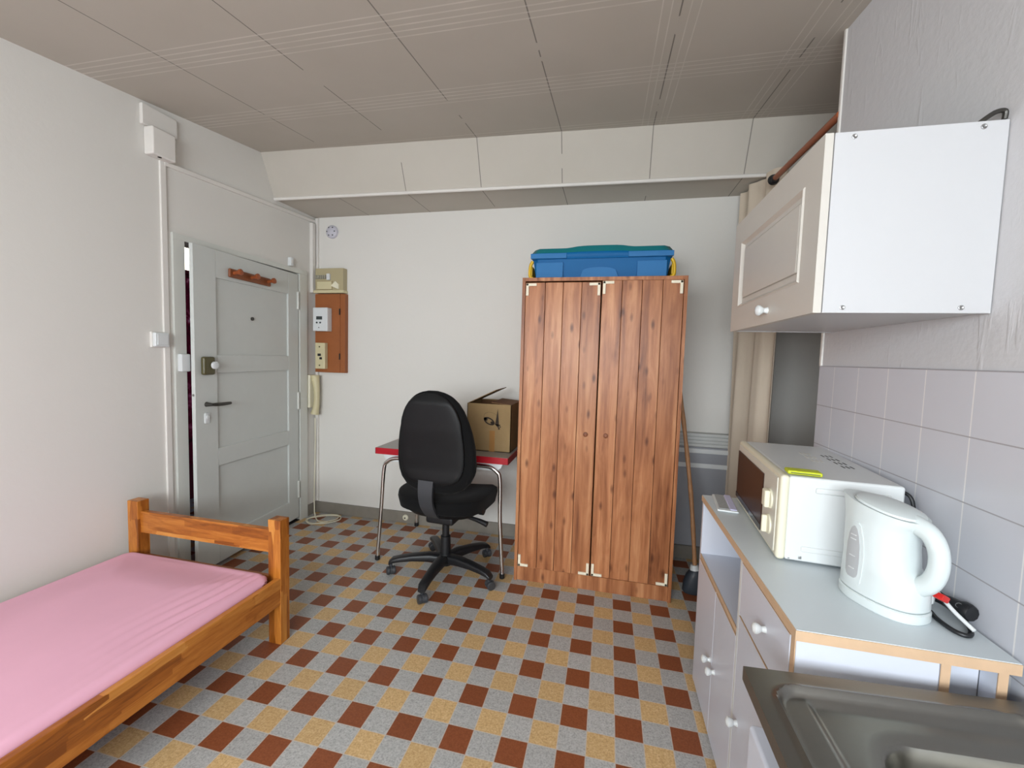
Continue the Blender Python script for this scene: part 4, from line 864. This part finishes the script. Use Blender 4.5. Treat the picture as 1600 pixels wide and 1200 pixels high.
for z in (0.078, 0.108, 0.148, 0.158):
    b = BM(); P = [surf(GA - 0.007 + 0.014 * k / 4, z, 0.0032) for k in range(5)]; tube(b, P, 0.0012, 6, 2); obj('level_mark', b, WHITE, kb)
b = BM(); box(b, -0.008, 0.014, -0.010, 0.010, -0.006, 0.008, 0.003, 2, M=Matrix.Translation(kp(0.094, 0.066, 0.028)) @ Matrix.Rotation(math.atan2(kv.y, kv.x), 4, 'Z') @ Matrix.Rotation(0.5, 4, 'Y')); obj('switch', b, REDS, kt, label='red switch')

# cords behind the kettle
t = thing('black_cord', 'black power cord with plug looped behind the kettle', 'cord', (1.08, -0.90, TZ))
b = BM(); tube(b, [(1.062, -0.800, TZ + 0.010), (1.088, -0.820, TZ + 0.014), (1.106, -0.862, TZ + 0.012), (1.098, -0.918, TZ + 0.006), (1.074, -0.954, TZ + 0.005), (1.054, -0.946, TZ + 0.006), (1.050, -0.905, TZ + 0.006), (1.056, -0.875, TZ + 0.006)], 0.0048, 10, 8)
tube(b, [(1.066, -0.80, TZ + 0.03), (1.085, -0.825, TZ + 0.038), (1.098, -0.852, TZ + 0.034)], 0.0042, 8, 6); obj('cord', b, BLACKP, t)
b = BM(); PMx = Matrix.Translation((1.101, -0.890, TZ + 0.030)) @ Matrix.Rotation(math.radians(-75), 4, 'Z')
lathe(b, PMx @ Vector((-0.034, 0, 0)), PMx.to_3x3() @ Vector((1, 0, 0)), [(0, 0.008), (0.006, 0.013), (0.030, 0.015), (0.038, 0.019), (0.050, 0.0195), (0.056, 0.016)], 10); pl = obj('plug', b, BLACKP, t)
b = BM(); lathe(b, PMx @ Vector((0.006, -0.012, 0.010)), PMx.to_3x3() @ Vector((0, -1, 0.8)), [(0, 0.006), (0.002, 0.006), (0.002, 0.003), (0.0, 0.002)], 14); obj('earth_contact', b, METAL, pl)
t = thing('white_cord', 'white flat cord with white plug lying behind the kettle', 'cord', (1.08, -0.87, TZ))
b = BM(); tube(b, [(1.056, -0.856, TZ + 0.075), (1.062, -0.885, TZ + 0.054), (1.070, -0.918, TZ + 0.034), (1.083, -0.952, TZ + 0.016)], 0.0042, 10, 6); obj('cord', b, WHITE, t)
b = BM(); WM = Matrix.Translation((1.058, -0.850, TZ + 0.030)) @ Matrix.Rotation(math.radians(-40), 4, 'Z')
box(b, -0.017, 0.017, -0.012, 0.012, -0.014, 0.014, 0.007, 3, M=WM); obj('plug', b, WHITE, t)

# ------------------------------------------------------------------ sink and what stands under it
sk = thing('sink', 'stainless steel sink with drainboard in the right foreground', 'sink', (0.86, -1.7, 0))
ZS = 0.750; SA = math.radians(3.2)
# top as a height field: flat rim, sunken drainboard tray, deep bowl
b = BM(); X0, X1, Y0s, Y1s = 0.612, RX - 0.010, -2.0, -1.085
def sd(x, y, x0, x1, y0, y1, r):
    cx, cy = (x0 + x1) / 2, (y0 + y1) / 2; qx, qy = abs(x - cx) - (x1 - x0) / 2 + r, abs(y - cy) - (y1 - y0) / 2 + r
    return min(max(qx, qy), 0) + math.hypot(max(qx, 0), max(qy, 0)) - r
def sst(a, b_, x): t_ = max(0, min(1, (x - a) / (b_ - a))); return t_ * t_ * (3 - 2 * t_)
def hs(x, y):
    z = 0.0
    d1 = sd(x, y, X0 + 0.036, X1 - 0.03, Y0s + 0.05, Y1s - 0.042, 0.045)
    z += 0.004 * math.exp(-((d1 - 0.002) / 0.004) ** 2)          # raised bead round the tray
    z -= 0.010 * sst(0.0, -0.012, d1)
    d2 = (x - (0.708))
    if d1 < -0.01: z -= 0.006 * sst(-0.006, 0.006, d2) * sst(-0.01, -0.03, d1)
    d3 = sd(x, y, 0.772, 1.085, -1.75, -1.204, 0.075)
    z -= 0.115 * sst(0.004, -0.030, d3) + 0.004 * sst(0.03, 0.0, d3)
    return z
gx = sorted(set([X0 + (X1 - X0) * k / 130 for k in range(131)])); gy = [Y1s - (Y1s - Y0s) * k / 250 for k in range(251)]
V = [[b.verts.new((x, y, ZS + hs(x, y))) for x in gx] for y in gy]
for j in range(len(gy) - 1):
    for i in range(len(gx) - 1):
        f = b.faces.new((V[j][i], V[j][i + 1], V[j + 1][i + 1], V[j + 1][i]))
rim = [V[0][i] for i in range(len(gx))] + [V[j][-1] for j in range(1, len(gy))] + [V[-1][i] for i in range(len(gx) - 2, -1, -1)] + [V[j][0] for j in range(len(gy) - 2, 0, -1)]
lw = [b.verts.new((v.co.x, v.co.y, ZS - 0.028)) for v in rim]
for k in range(len(rim)): b.faces.new((rim[k], rim[(k + 1) % len(rim)], lw[(k + 1) % len(rim)], lw[k]))
for v in b.verts: v.co.y += (v.co.x - X0) * 0.075 * max(0, min(1, (v.co.y + 1.7) / 0.55))   # the back edge is not quite square to the wall
obj('sink_top', b, STEEL, sk)
b = BM(); lathe(b, (0.93, -1.48, ZS - 0.1285), (0, 0, 1), [(0, 0.0), (0.001, 0.03), (0.004, 0.038), (0.002, 0.042), (0, 0.043)], 28); obj('drain', b, STEELB, sk)
for x, y in ((0.65, -1.96), (1.09, -1.96)):
    b = BM(); box(b, x - 0.015, x + 0.015, y - 0.015, y + 0.015, 0, ZS - 0.026); obj('leg', b, LAM, sk)
b = BM(); box(b, X1 - 0.03, RX - 0.009, Y0s, Y1s - 0.02, ZS - 0.07, ZS - 0.026); obj('wall_batten', b, LAM, sk)
fg = thing('mini_fridge', 'white mini fridge under the steel sink', 'fridge', (0.88, -1.27, 0))
b = BM(); box(b, 0.700, 1.08, -1.50, -1.035, 0.02, 0.585, 0.006, 2); obj('fridge_body', b, WHITE, fg)
b = BM(); box(b, 0.648, 0.690, -1.50, -1.030, 0.03, 0.588, 0.008, 3); obj('fridge_door', b, LAM, fg)
b = BM(); box(b, 0.688, 0.702, -1.49, -1.045, 0.04, 0.575); obj('door_seal', b, GREYP, fg, label='dark door seal')
for x in (0.73, 1.05):
    for y in (-1.47, -1.085):
        b = BM(); cyl(b, (x, y, 0), (x, y, 0.022), 0.014, n=12); obj('foot', b, BLACKP, fg)
